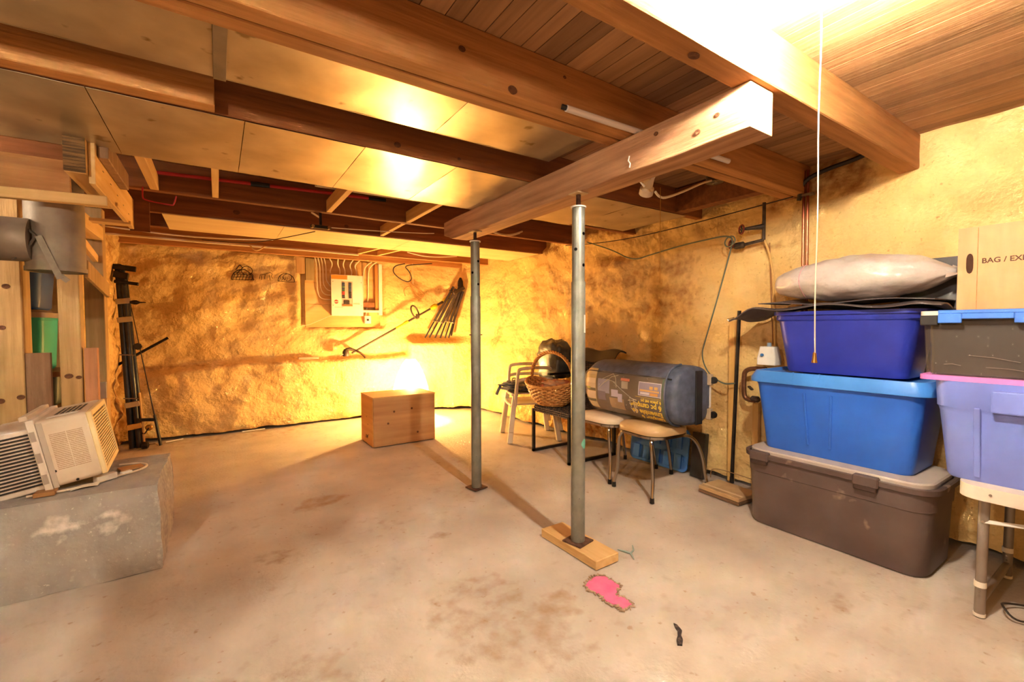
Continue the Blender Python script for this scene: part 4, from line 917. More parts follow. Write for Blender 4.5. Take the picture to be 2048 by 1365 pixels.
# clothes and bagged bedding on the garden chair
def lump(name, c, s, mt, label, cat, seed=0, amp=.22, sc=3., flat=True, n=28, power=2.4):
    b_ = MB(); rings = []
    for j in range(n+1):
        ph = math.pi*j/n; ring = []
        for i in range(n):
            th = 2*math.pi*i/n
            def sp(v, e): return math.copysign(abs(v)**e, v)
            e = 2/power
            d = Vector((sp(math.sin(ph), e)*sp(math.cos(th), e), sp(math.sin(ph), e)*sp(math.sin(th), e), sp(math.cos(ph), e)))
            k = 1+amp*FB(d.x+seed, d.y, d.z, sc, 4) + .05*math.sin(9*th+3*ph+seed)*math.sin(ph)
            p = Vector((d.x*s[0]*k, d.y*s[1]*k, d.z*s[2]*k))
            if flat and p.z < -s[2]*.8: p.z = -s[2]*.8
            ring.append(Vector(c)+p)
        rings.append(ring)
    b_.loft(rings); return tag(b_.build(name, mt, smooth=True, angle=70), label, cat)
M_denim = M('blue_grey_cloth', '56606c', '7c858e', scale=14, rough=.85, bump=.5, bscale=40)
M_gbag = M('dark_plastic_bag', '343a3e', '656c6c', scale=9, rough=.38, bump=.6, bscale=12, spec=.6)
lump('folded_jacket', (2.66,3.85,.535), (.20,.21,.05), M_denim, 'grey-blue jacket crumpled on the upper garden chair seat', 'jacket', 3, .35, 3.5)
tag(MB().tube(chaikin([(2.47,3.97,.53),(2.45,3.99,.48),(2.44,4.0,.44)], 2), [.012]*0 or .016, 8).build('sleeve_end', M_denim, smooth=True), 'jacket sleeve hanging over the garden chair seat edge', 'sleeve')
tag(MB().tube(chaikin([(2.50,3.80,.585),(2.53,3.83,.63),(2.60,3.84,.61),(2.58,3.88,.575)], 3), .006, 6).build('drawstring', M('drawstring', 'a9a9a0', rough=.8), smooth=True), 'pale drawstring lying on the grey-blue jacket', 'drawstring')
lump('bagged_bedding', (2.90,3.60,.80), (.12,.19,.21), M_gbag, 'dark bedding in a shiny plastic bag propped on the garden chair', 'bag', 11, .16, 2.2, power=3.2)
# dark woven patio chair
t = thing('patio_chair', 'dark metal patio chair with a woven seat and square frame', 'chair', (2.68,3.065,0))
def lw(mb_, nm, mt, **k): return mb_.build(nm, mt, t, world=True, **k)
M_rat = M('dark_rattan', '2e2620', '6a5c4c', scale=9, stretch=(9,9,9), rough=.6, bump=.8, bscale=12, lo=.42, hi=.60)
TW = .026
for y_ in (2.815,3.318):
    for (p, q, nm) in (((2.425,y_,0),(2.425,y_,.40),'front_leg'),((2.95,y_,0),(2.95,y_,.70),'rear_leg')): lw(MB().bar(p, q, TW, TW, (0,1,0)), nm, M_blackmetal, bevel=.002)
    lw(MB().bar((2.412,y_,.013),(2.963,y_,.013), TW, TW), 'floor_rail', M_blackmetal, bevel=.002)
    if y_ > 3: lw(MB().bar((2.60,y_,.705),(2.963,y_,.705), .04, .02), 'armrest', M_blackmetal, bevel=.002)
lw(MB().box(2.43,2.94,2.828,3.305,.375,.43), 'seat_base', M('seat_core', '1e1a16', rough=.8), bevel=.012)
for k in range(22):      # woven strands wrapping the seat
    x_ = 2.432+k*.0235; pts = [(x_, 2.826+(.48)*q/40, .432+.004*(1 if (q+k) % 2 else -1)) for q in range(41)]
    lw(MB().tube([(x_,2.826,.38)]+pts+[(x_,3.307,.38)], .006, 4), 'woven_strand', M_rat)
for k in range(20):
    y_ = 2.835+k*.0243; lw(MB().tube([(2.426,y_,.378),(2.425,y_,.42),(2.432,y_,.437)], .0075, 4), 'woven_strand', M_rat)
for z_ in (.385,.402,.42): lw(MB().tube([(2.4235+.003*((q % 2)*2-1),2.83+.475*q/38,z_) for q in range(39)], .005, 4), 'woven_strand', M('rattan_light', '7a6c5a', '95866f', scale=30, rough=.6))
bkp = MB().box(2.925,2.945,2.83,3.305,.44,.86); lw(bkp, 'back_core', M('seat_core', '1e1a16'))
for k in range(24): z_ = .445+k*.0175; lw(MB().tube([(2.917+.004*((q % 2)*2-1),2.83+.475*q/30,z_) for q in range(31)], .0065, 4), 'woven_strand', M('rattan_dark', '3a3028', '5c5044', scale=30, rough=.55))
# black cloth draped over the chair back
tag(MB().slab(lambda u, v: Vector((2.885+.10*v+.01*math.sin(6*u), 2.76+.50*u-.05*v, .885+.05*math.sin(math.pi*v*.8)+.012*math.sin(9*u) - (.05*(1-v)**3))), 16, 10, .01).build('draped_cloth', M('black_vinyl', '211e1a', '35302a', scale=8, rough=.4), smooth=True), 'black vinyl cover draped over the patio chair back', 'cover')
# wicker basket with an arched handle
t = thing('wicker_basket', 'oval brown wicker basket with an arched handle on the patio chair', 'basket', (2.53,3.185,.438))
M_wick = M('wicker', 'c08444', 'e6b26a', scale=30, rough=.55, bump=.3, bscale=60); M_wickd = M('wicker_dark', '8a5826', 'b07c40', scale=30, rough=.55)
def bas(a, z):     # basket outline: long axis y
    k = z/.16; rx = .10+.085*math.sqrt(max(k,0)); ry = .13+.17*max(k,0)**.6; up_ = .05*k*abs(math.sin(a))**3
    return Vector((rx*math.cos(a), ry*math.sin(a), .012+z+up_))
MB().loft([[bas(2*math.pi*k/40, z_)*.985 for k in range(40)] for z_ in (0,.02,.05,.09,.13,.158)], caps='start').build('liner', M_wickd, t, smooth=True)
NS = 72
for r_ in range(11):
    z_ = .004+r_*.0147
    MB().tube([bas(2*math.pi*k/NS, z_)*(1+.022*(1 if (k//2+r_) % 2 else -1)) for k in range(NS)], .0078, 5, closed=True).build('weave_row', M_wick, t, smooth=True)
for k in range(36):
    a_ = 2*math.pi*k/36; MB().tube([bas(a_, z_)*1.008 for z_ in (0,.04,.08,.12,.165)], .0045, 4).build('stake', M_wickd, t)
MB().tube([bas(2*math.pi*k/60, .165)+Vector((0,0,.004*(k % 2))) for k in range(60)], .013, 7, closed=True).build('rim', M_wick, t, smooth=True)
for off in range(3):
    pts = []
    for k in range(61):
        a_ = math.pi*k/60; c_ = Vector((0, .305*math.cos(a_), .20+.285*math.sin(a_)**.8)); ph = k*.9+off*2.09
        pts.append(c_+Vector((math.cos(ph)*.011, math.sin(ph)*.008*abs(math.sin(a_)), math.sin(ph)*.009)))
    MB().tube(pts, .0095, 6).build('handle_strand', M_wick, t, smooth=True)
lump('folded_cloth', (2.53,3.10,.625), (.12,.14,.05), M('basket_cloth', 'c9a888', 'b8705a', scale=6, rough=.85, lo=.45, hi=.55), 'red and beige cloth inside the wicker basket', 'cloth', 5, .3, 3)
# chrome kitchen stools
def chrome_seat(loc, rz, label, seatmt):
    t_ = thing('chrome_stool', label, 'stool', loc, (0,0,rz), 'chrome legged stools')
    W2, D2 = .40, .38
    s_ = MB(); s_.loft([rrect(D2*k, W2*k, .12*k, z_, n=8) for k, z_ in ((.90,.425),(.985,.428),(1.0,.443),(.985,.462),(.9,.476),(.6,.484),(.2,.487))])
    s_.build('cushion', seatmt, t_, smooth=True, angle=60)
    MB().loft([rrect(D2*k, W2*k, .12*k, z_, n=8) for k, z_ in ((.96,.405),(1.0,.408),(1.0,.424),(.96,.426))]).build('seat_trim', M_chrome, t_, smooth=True)
    for sy_ in (-1, 1):
        MB().tube(chaikin([(-.13,sy_*.13,.41),(-.165,sy_*.145,.395),(-.17,sy_*.155,.33),(-.165,sy_*.165,.15),(-.19,sy_*.18,.03)], 2), .0115, 10).build('front_leg', M_chrome, t_, smooth=True)
        MB().tube(chaikin([(-.12,sy_*.125,.40),(.10,sy_*.135,.40),(.24,sy_*.14,.385),(.33,sy_*.15,.27),(.38,sy_*.16,.03)], 3), .0115, 10).build('rear_leg', M_chrome, t_, smooth=True)
        for x_, y_ in ((-.19,.18),(.38,.16)): MB().lathe([(.015,0),(.0155,.004),(.014,.035)], (x_, sy_*y_, 0), n=12).build('foot_cap', M_blackmetal, t_, smooth=True)
    return t_
c1 = chrome_seat((2.545,2.065,0), R(-4), 'chrome stool with a tan vinyl seat, nearer the brown tote', M('tan_vinyl', 'cfae7c', 'dabb8c', scale=6, rough=.35, bump=.1, bscale=60))
c2 = copy_tree(c1); c2.location = (2.565,2.50,0); c2.rotation_euler = (0,0,R(2)); c2['label'] = 'chrome stool with a pale cream seat, next to the patio chair'
for o in bpy.data.objects:
    if o.parent == c2 and o.name.startswith('cushion'): o.data = o.data.copy(); o.data.materials[0] = M('cream_vinyl', 'e2cdb0', 'eadabf', scale=6, rough=.35)

# ---- big blue camping bag with a clear printed front
t = thing('camping_bag', 'navy blue wheeled camping bag with a clear printed panel lying on the stools', 'bag', (2.62,2.27,.49))
CY0, CY1, CR, CXc, CZc = 1.800, 2.745, .205, 2.625, .692
M_nav = M('navy_nylon', '465062', '58627a', scale=18, rough=.55, bump=.3, bscale=30)
def bagr(y, a):
    e = 1 - .04*smoothstep(.06, 0., abs(y-CY0)) - .45*smoothstep(.18, 0., abs(y-CY1))
    k = 1+.012*N3(math.cos(a)*3, math.sin(a)*3, y, 2.5)+.006*math.sin(a*7+y*20)
    # squarish section
    c_, s_ = math.cos(a), math.sin(a); sq = (abs(c_)**2.8+abs(s_)**2.8)**(-1/2.8)
    return CR*e*k*sq*.98
def bagp(y, a, off=0.): r_ = bagr(y, a)+off; return Vector((CXc+r_*math.cos(a), y, CZc+r_*math.sin(a)))
ys = [CY0-.012, CY0]+[CY0+(CY1-CY0)*k/26 for k in range(1,27)]
b_ = MB(); b_.loft([[bagp(y, 2*math.pi*k/48, -.025 if i == 0 else 0) for k in range(48)] for i, y in enumerate(ys)])
b_.build('bag_body', M_nav, t, world=True, smooth=True, angle=60)
# printed insert on the side facing the room (angles around pi), thin sheets stacked outwards
def patch(nm, y0, y1, a0, a1, mt, off, parent=None, nu=10, nv=10):
    MB().slab(lambda u, v: bagp(y0+(y1-y0)*u, R(a0+(a1-a0)*v), off), nu, nv, -.0008).build(nm, mt, t, world=True, smooth=True)
A0, A1 = 148, 236
M_card = M('printed_card', '4a3e30', '66563f', scale=7, rough=.6)
patch('printed_card', 1.885, 2.70, A0, A1, M_card, .002, nu=24, nv=16)
patch('green_margin', 1.872, 1.892, A0, A1, M('print_green', '3c5a44', rough=.6), .003, nv=14)
# text column at the far end
patch('print_block', 2.50, 2.66, 141, 227, M('print_khaki', 'bca66c', 'ccb67c', scale=20, rough=.6), .003, nu=8, nv=16)
for a0, a1, mt in ((153,160,'e0cc98'),(168,178,'e8d8b8'),(178,189,'d8c6a4'),(196,211,'dccab0'),(218,230,'d6c49c')):
    patch('print_panel', 2.505, 2.655, a0-6, a1-6, M('print_'+mt, mt, rough=.6), .004, nu=8, nv=4)
for a0, a1 in ((189,195),(212,217)): patch('print_band', 2.505, 2.655, a0-6, a1-6, M('print_olive', '5d5634', rough=.6), .004, nu=8, nv=3)
patch('print_tag', 2.56, 2.60, 181, 185, M('print_yellowgreen', 'a8a832', rough=.6), .005)
patch('print_photo', 2.61, 2.645, 188, 194, M('print_mauve', '9088a0', rough=.6), .005); patch('print_photo', 2.61, 2.645, 211, 217, M('print_mauve', '9088a0'), .005)
# picture area: tent, cushions, chairs
patch('print_tent', 2.36, 2.48, 161, 190, M('print_tent', '8f8fa8', '9c9cb4', scale=12, rough=.6), .003)
patch('print_tent_side', 2.40, 2.48, 187, 205, M('print_tent2', '6e6478', rough=.6), .0035)
patch('print_cushion', 2.275, 2.34, 180, 194, M('print_lilac', 'b8b0c8', rough=.6), .004); patch('print_cushion', 2.235, 2.275, 187, 203, M('print_lilac', 'b8b0c8'), .0045)
patch('print_lantern', 2.17, 2.25, 155, 160, M('print_coral', 'd87858', rough=.6), .004); patch('print_lantern_body', 2.18, 2.24, 161, 175, M('print_pale', 'a8a294', rough=.6), .004)
patch('print_floor', 2.22, 2.36, 197, 219, M('print_tan', 'a88458', '8a6c48', scale=10, rough=.6), .003)
# framed picture box
patch('print_box_frame', 1.895, 2.085, 157, 183, M('print_white', 'dcd6dc', rough=.6), .004); patch('print_box', 1.899, 2.080, 158.3, 181.7, M('print_mauve', '9088a0'), .005)
patch('print_stripe', 1.91, 2.07, 171, 174.5, M('print_amber', 'e0ae5c', rough=.6), .006); patch('print_stripe', 1.92, 1.985, 176, 181, M('print_orange', 'd89a3c', rough=.6), .006); patch('print_stripe', 1.99, 2.065, 176, 180, M('print_white', 'dcd6dc'), .006)
for y_ in (1.935,1.975): patch('print_triangle', y_-.014, y_+.014, 164, 169.5, M('print_amber', 'e0ae5c'), .006)
patch('print_rule', 1.895, 2.11, 185.5, 186.3, M('print_yellow', 'd6b52a'), .004); patch('print_rule', 1.895, 2.06, 188, 188.6, M('print_yellow', 'd6b52a'), .004)
# yellow lettering, upside down like the bag
def bag_text(txt, y_right, a_base, size, mt, nm, off=.005, spin=180, bold=True):
    cu = bpy.data.curves.new('lettering', 'FONT'); cu.body = txt; cu.size = size; cu.resolution_u = 2
    if bold: cu.offset = size*.035
    to = bpy.data.objects.new('lettering', cu); COL.objects.link(to); dg = bpy.context.evaluated_depsgraph_get()
    me = bpy.data.meshes.new_from_object(to.evaluated_get(dg)); bpy.data.objects.remove(to, do_unlink=True)
    bm = bmesh.new(); bm.from_mesh(me); bmesh.ops.subdivide_edges(bm, edges=[e for e in bm.edges if e.calc_length() > size*.35], cuts=1); bm.to_mesh(me); bm.free()
    cs, sn = math.cos(R(spin)), math.sin(R(spin))
    for v in me.vertices:
        x_, z_ = v.co.x*cs-v.co.y*sn, v.co.x*sn+v.co.y*cs
        # seen from -x: picture right is -y, picture up is decreasing angle past pi
        v.co = bagp(y_right - x_, R(a_base) - z_/CR, off)
    o = bpy.data.objects.new(nm, me); COL.objects.link(o); me.materials.append(mt); o.parent = t; o.location = -Vector(t.location); return o
M_ly = M('print_bright_yellow', 'f2d22c', rough=.6)
bag_text('6 piece set pc', 1.895, 190, .030, M_ly, 'yellow_text')
bag_text('6 pc camping', 1.895, 198, .050, M_ly, 'yellow_text')
bag_text('Ensemble de', 1.895, 210.5, .050, M_ly, 'yellow_text')
bag_text('camping 6', 1.895, 223, .048, M_ly, 'yellow_text')
M_wl = M('print_cream', 'd8ceb0', rough=.6)
bag_text('woods', 2.137, 193, .036, M_wl, 'logo_text', spin=-84)
def bag_line(pts, nm, mt, r_=.0016, off=.006):
    MB().tube([bagp(y, R(a-9), off) for y, a in pts], r_, 4).build(nm, mt, t, world=True)
bag_line([(2.178,206),(2.165,203),(2.16,208),(2.165,210),(2.152,217),(2.16,219),(2.142,229)], 'logo_line', M_wl); bag_line([(2.178,206),(2.15,204),(2.115,205),(2.095,209),(2.11,212),(2.10,216),(2.118,218),(2.11,222),(2.13,229)], 'logo_line', M_wl)
bag_line([(2.165,200),(2.10,202.5)], 'logo_line', M_wl, .003); bag_line([(2.33,172),(2.24,187),(2.14,201)], 'picture_rope', M('print_pale', 'a8a294'), .003)
bag_line([(2.43,170),(2.33,158),(2.30,166),(2.29,184)], 'picture_line', M_wl); bag_line([(2.40,176),(2.34,164),(2.28,160)], 'picture_line', M_wl); bag_line([(2.46,188),(2.38,170),(2.30,174)], 'picture_line', M_wl)
# clear vinyl window, seams, wheels and foot plate
cv = bpy.data.materials.new('clear_vinyl'); cv.use_nodes = True; nt = cv.node_tree; pb = nt.nodes['Principled BSDF']
pb.inputs['Base Color'].default_value = (.9,.86,.8,1); pb.inputs['Roughness'].default_value = .12; pb.inputs['Alpha'].default_value = .10
MB().grid(lambda u, v: bagp(1.87+.845*u, R(146+92*v), .010+.003*math.sin(u*23+v*9)), 40, 20).build('clear_window', cv, t, world=True, smooth=True)
MB().tube([bagp(1.83+.86*k/24, R(147), .006) for k in range(25)], .004, 5).build('zipper', M_black, t, world=True)
MB().tube([bagp(1.866, R(a_), .006) for a_ in range(100,262,6)], .008, 6).build('piping', M_nav, t, world=True, smooth=True)
MB().box(2.63,2.70,1.778,1.792,.50,.86).build('end_strap', M('strap_black', '1c1e22', rough=.7), t, world=True, bevel=.003)
for z_ in (.79,.555):
    MB().box(2.765,2.80,1.765,1.80,z_-.035,z_+.04).build('wheel_mount', M('mount_grey', 'b9a68a', rough=.6), t, world=True, bevel=.004)
    MB().lathe([(.020,-.016),(.024,-.008),(.024,.008),(.020,.016)], (2.79,1.757,z_), n=14, axis='x').build('wheel', M_black, t, world=True, smooth=True)
MB().box(2.79,2.806,1.785,1.80,.60,.75).build('skid_bar', M_white, t, world=True)
# ---- things under the stools
t = thing('tote_lid', 'bright blue ribbed tote lid leaning on the wall under the stools', 'lid', (2.99,2.42,0))
Lm = Matrix.Translation((3.02,2.405,.0)) @ Matrix.Rotation(R(8),4,'Y') @ Matrix.Rotation(R(2),4,'Z')
M_lid = M('lid_blue', '3a76cc', '4684da', scale=5, rough=.4)
def ll(mb_, nm): o = mb_.build(nm, M_lid, t, bevel=.004, segs=2); o.matrix_local = Matrix.Translation(t.location).inverted() @ Lm; return o
ll(MB().loft([[Vector((x_, p.x*sc, .175+p.y*sc)) for p in rrect(.56,.34,.05,0)] for x_, sc in ((-.006,1),(.006,1),(.012,.96),(.014,.2))]), 'panel')
for k in range(5):
    y_ = -.20+k*.10; ll(MB().box(-.022,-.004,y_-.03,y_+.03,.03,.14), 'raised_rib'); ll(MB().box(-.018,-.004,y_-.022,y_+.022,.18,.31), 'raised_rib')
for y_ in (-.24,.24): ll(MB().box(-.014,-.005,y_-.008,y_+.008,.08,.13), 'latch_slot')
tag(MB().obox((3.055,2.035,.17), (.05,.11,.34), rotm(0,R(6),0)).build('upright_slab', M('black_panel', '1c1a18', '2c2a28', scale=8, rough=.3), bevel=.004), 'upright black panel leaning on the wall behind the tan stool', 'panel')
# platform scale / low board box beside the brown tote
t = thing('wood_platform', 'low scuffed wooden platform on the floor left of the brown tote', 'platform', (2.87,1.70,0))
Pm = M('scuffed_cream', 'a88c66', 'c0a47c', scale=9, rough=.7, bump=.2)
MB().box(-.10,.12,-.15,.15,.022,.05).build('deck', Pm, t, bevel=.004)
MB().box(-.10,.12,-.15,.15,.0,.02).build('base', wood('platform_base', '5c4630', '7a6044', 'y'), t, bevel=.003)
MB().box(-.06,-.045,-.15,.15,.05,.053).build('trim_strip', M('strip_pale', 'd2bc98', rough=.6), t)
t.rotation_euler = (0,0,R(-4))
# ------------------------------------------------------------------ right wall: pipes, valves, cords
t = thing('valve_pipe', 'old iron water pipe with two round valves high on the right wall', 'pipe', (3.10,1.65,1.7))
def wv_(mb_, nm, mt, **k): return mb_.build(nm, mt, t, world=True, **k)
M_iron = M('old_iron', '3e3832', '5c5044', scale=30, rough=.6, metal=.6, bump=.2)
wv_(MB().tube([(3.10,1.60,1.99),(3.10,1.60,1.74)], .011, 10), 'upper_pipe', M_iron, smooth=True)
wv_(MB().tube([(3.10,1.60,1.74),(3.10,1.76,1.725)], .011, 10), 'branch_pipe', M_iron, smooth=True)
wv_(MB().tube([(3.10,1.60,1.83),(3.07,1.65,1.827),(3.035,1.71,1.823)], [.02,.015,.009], 10), 'upper_valve_body', M_iron, smooth=True)
def handwheel(c, nm):
    c = Vector(c); wv_(MB().tube([c+Vector((0,.0,0))+Vector((.5*.028*math.cos(a_)*0+.016*math.cos(a_), .022*math.cos(a_)*0, .030*math.sin(a_))) + Vector((0,.026*math.cos(a_),0)) for a_ in [2*math.pi*k/18 for k in range(18)]], .0055, 6, closed=True), nm, M('valve_red', '8a2c20', '6e2a1c', scale=30, rough=.6), smooth=True)
    wv_(MB().bar(c+Vector((-.014,-.02,0)), c+Vector((.014,.02,0)), .008,.008), nm+'_spoke', M_iron); wv_(MB().bar(c+Vector((0,0,-.026)), c+Vector((0,0,.026)), .008,.008), nm+'_spoke', M_iron)
handwheel((3.03,1.715,1.822), 'upper_handwheel'); handwheel((3.05,1.80,1.735), 'lower_handwheel')
wv_(MB().lathe([(.012,-.04),(.024,-.03),(.024,.02),(.016,.04)], (3.09,1.765,1.725), n=12, axis='y'), 'lower_valve_body', M_iron, smooth=True)
wv_(MB().tube(chaikin([(3.11,1.60,1.74),(3.13,1.56,1.60),(3.125,1.535,1.3),(3.12,1.525,1.02)], 1), .007, 8), 'painted_drop_pipe', M('painted_pipe', 'd2a860', rough=.6), smooth=True)
wv_(MB().tube([(3.13,1.575,1.72),(3.13,1.545,1.03)], .003, 6), 'ground_wire', M('ground_wire', '8a5a28', rough=.6))
t = thing('copper_drop', 'dark red copper pipe dropping down the right wall from the joists', 'pipe', (3.10,1.35,1.55))
for k in (0,1): wv_(MB().tube([(3.10,1.356-.022*k,2.13),(3.10,1.352-.022*k,1.0)], .009, 8), 'pipe', M('copper_dark', '7a3c28', '8c4a32', scale=20, rough=.35, metal=.8), smooth=True)
wv_(MB().box(3.085,3.12,1.30,1.375,1.97,1.985), 'pipe_clip', M_steelr)
cable('black_pipe', [(3.09,1.38,1.95),(3.085,1.36,2.06),(3.09,1.25,2.10),(3.09,1.05,2.12),(3.07,.93,2.16)], .013, M_wiredark, 'dark pipe bending over the wall top into the joist bay')
t = thing('copper_loop', 'copper pipe loop with a tap behind the blue tote', 'pipe', (3.05,1.67,.7))
wv_(MB().tube(chaikin([(3.06,1.55,.865),(3.06,1.65,.865),(3.06,1.695,.84),(3.06,1.70,.80),(3.06,1.70,.70),(3.06,1.69,.655),(3.06,1.66,.645),(3.06,1.62,.645)], 2), .016, 10), 'loop', M('copper_old', '6a4630', '8a6244', scale=25, rough=.45, metal=.7), smooth=True)
wv_(MB().lathe([(.012,-.03),(.022,-.02),(.022,.02),(.012,.03)], (3.06,1.62,.655), n=10, axis='y'), 'tap_body', M_iron, smooth=True)
wv_(MB().bar((3.04,1.63,.72),(3.05,1.66,.74), .02, .01), 'tap_lever', M_iron)
t = thing('meter_box', 'small white plastic box with a blue dot above the copper loop', 'meter box', (3.05,1.53,.90))
MB().loft([rrect(.09*k, .12*k, .012, z_, c=(3.045,1.525)) for k, z_ in ((1.0,.90),(1.0,.94),(.78,1.02))]).build('case', M_white, t, world=True, smooth=True)
MB().lathe([(.010,-.052),(.010,-.044)], (3.042,1.545,.965), n=12, axis='x').build('blue_dot', M('dot_blue', '3a6ea8'), t, world=True)
MB().lathe([(.014,1.02),(.012,1.045)], (3.045,1.525,0), n=10).build('gland', M('gland_blue', '8aa2b8'), t, world=True)
# green-grey extension cord draped over the valve
cable('extension_cord', [(3.07,3.30,1.99),(3.07,2.95,1.86),(3.07,2.72,1.735),(3.06,2.5,1.76),(3.05,2.2,1.79),(3.02,1.93,1.795),(2.99,1.80,1.79),(2.99,1.75,1.76),(3.0,1.77,1.70),(3.01,1.86,1.40),(3.03,1.98,1.05),(3.04,2.02,.93),(3.04,1.96,.80),(3.04,1.84,.735),(3.05,1.76,.75)], .0055, M('cord_green', '566258', '64705f', scale=20, rough=.5), 'grey-green cord draped over the lower valve and down the wall', it=3)
tag(MB().tube([(2.99+.03*math.cos(a_), 1.775+.055*math.cos(a_), 1.745+.035*math.sin(a_)) for a_ in [k*.45 for k in range(30)]], .0045, 6).build('cord_coil', M('cord_green', '566258'), smooth=True), 'grey-green cord coil wound on the lower valve', 'cord')
cable('black_cable', [(3.05,3.6,2.0),(3.05,3.2,1.955),(3.06,2.7,1.93),(3.08,2.2,1.945),(3.09,1.8,1.965),(3.10,1.42,1.985)], .004, M_wiredark, 'thin black cable sagging along the top of the right wall')
t = thing('black_pole', 'slim black pole standing against the right wall under the dark liner', 'pole', (3.09,1.77,0))
MB().tube([(3.09,1.795,.05),(3.105,1.765,1.265)], .013, 10).build('pole', M_blackmetal, t, world=True, smooth=True)
MB().tube([(3.09,1.7955,.02),(3.09,1.795,.06)], .015, 10).build('foot', M_black, t, world=True, smooth=True)
tag(MB().box(3.105,3.135,1.80,1.84,.02,1.19).build('wall_batten', wood('wall_batten', 'cfa45c', 'd9b06a', 'z'), bevel=.002), 'painted wood batten on the right wall beside the black pole', 'batten')
tag(MB().box(3.10,3.13,1.62,1.66,.02,.62).build('wall_batten', wood('wall_batten', 'cfa45c', 'd9b06a', 'z'), bevel=.002), 'short wood batten below the copper loop', 'batten')
cable('floor_wire', [(2.96,1.88,.06),(2.95,1.87,.13),(3.0,1.82,.125),(3.06,1.70,.10),(3.06,1.55,.09)], .003, M('wire_brown', '8a6a44', rough=.6), 'thin brown wire at the foot of the right wall above the platform')

# ------------------------------------------------------------------ the stack of totes
# brown trunk tote with grey lid
t = thing('storage_tote', 'large brown tote with a grey lid, bottom of the right stack', 'tote', (2.845,1.03,0))
M_brown = M('tote_brown', '544845', '60534f', scale=5, rough=.5, bump=.05, bscale=80, speck=('8a7a70', 9, .66))
wx, wy = .45, .86
rr = [rrect(wx*.90, wy*.92, .07, 0), rrect(wx*.925, wy*.945, .085, .012)] + [rrect(wx*(.925+.035*q), wy*(.945+.025*q), .09, .012+.29*q) for q in (.33,.66,1)] + [rrect(wx*.975, wy*.985, .095, .305), rrect(wx*.985, wy*.99, .095, .385), rrect(wx*1.045, wy*1.03, .105, .39), rrect(wx*1.05, wy*1.035, .105, .415), rrect(wx*1.03, wy*1.02, .10, .42), rrect(wx*.97, wy*.98, .09, .415), rrect(wx*.9, wy*.92, .07, .03)]
MB().loft(rr).build('body', M_brown, t, smooth=True, angle=38)
MB().loft([rrect(wx*.955, wy*.965, .09, .405), rrect(wx*.955, wy*.965, .09, .43), rrect(wx*.93, wy*.95, .085, .437), rrect(wx*.4, wy*.4, .04, .438)]).build('lid', M('lid_grey', 'b3aaa2', 'c2bab2', scale=4, rough=.5), t, smooth=True, angle=38)
for y_ in (.325,-.185):
    lt = MB().box(-wx/2-.022,-wx/2+.02,y_-.052,y_+.052,.375,.428).build('latch', M_brown, t, bevel=.006)
    MB().box(-wx/2-.020,-wx/2+.0,y_-.045,y_+.045,.355,.380).build('latch_hook', M('tote_brown_dark', '3a2c26', rough=.5), lt, bevel=.003)
# bright blue tote
M_bb1 = M('tote_bright_blue', '2a66d6', '3270e0', scale=3, rough=.36); M_bb1l = M('tote_bright_blue_lid', '3f86e2', '4a90ea', scale=3, rough=.33)
t = thing('storage_tote', 'bright blue tote with a matching lid, on the brown tote', 'tote', (2.90,1.045,.438))
wx, wy, h = .44, .80, .41
rr = [rrect(wx*.80, wy*.84, .05, 0), rrect(wx*.82, wy*.86, .055, .01)] + [rrect(wx*(.82+.15*q), wy*(.86+.10*q), .06, .01+.36*q) for q in (.25,.5,.75,1)] + [rrect(wx*.985, wy*.975, .06, .385), rrect(wx*1.0, wy*.985, .06, .39), rrect(wx*1.0, wy*.985, .06, h)]
MB().loft(rr).build('body', M_bb1, t, smooth=True, angle=38)
for y_ in (-.0,): MB().loft([[Vector((x_, y_+p.x, .22+p.y)) for p in rrect(.17,.24,.03,0)] for x_ in (-wx/2*.93+.004, -wx/2*.93-.004)]).build('front_panel_line', M_bb1, t, smooth=True) if False else None
for y_ in (.11,-.02): MB().bar((-wx/2*.985-.001,y_,.35),(-wx/2*.87,y_-.012*(1 if y_ > 0 else -1),.06), .012, .006, (1,0,0)).build('front_rib', M_bb1, t, bevel=.002)
l_ = MB(); l_.loft([rrect(wx*1.04, wy*1.035, .07, h-.022), rrect(wx*1.07, wy*1.055, .075, h-.020), rrect(wx*1.07, wy*1.055, .075, h+.004), rrect(wx*.99, wy*.99, .06, h+.045), rrect(wx*.93, wy*.95, .05, h+.046), rrect(wx*.90, wy*.93, .045, h+.030), rrect(wx*.3, wy*.3, .02, h+.030)])
lid_ = l_.build('lid', M_bb1l, t, smooth=True, angle=32)
for y_ in (.17,.04): MB().bar((-wx*.53,y_,h+.004),(-wx*.492,y_-.005,h+.048), .008, .006, (1,0,0)).build('lid_rib', M_bb1l, lid_)
# dark blue tote
M_db = M('tote_royal_blue', '25339c', '2b3bb0', scale=3, rough=.38)
t = thing('storage_tote', 'royal blue open tote on top of the bright blue tote', 'tote', (2.945,1.03,.893))
wx, wy, h = .39, .67, .345
rr = [rrect(wx*.80, wy*.82, .06, 0), rrect(wx*.82, wy*.84, .065, .01)] + [rrect(wx*(.82+.14*q), wy*(.84+.12*q), .07, .01+.28*q) for q in (.25,.5,.75,1)] + [rrect(wx*.985, wy*.985, .07, .295), rrect(wx*1.0, wy*1.0, .07, .30), rrect(wx*1.0, wy*1.0, .07, h-.02), rrect(wx*1.05, wy*1.04, .08, h-.02), rrect(wx*1.05, wy*1.04, .08, h), rrect(wx*.98, wy*.98, .07, h), rrect(wx*.8, wy*.82, .05, .02)]
MB().loft(rr).build('body', M_db, t, smooth=True, angle=38)
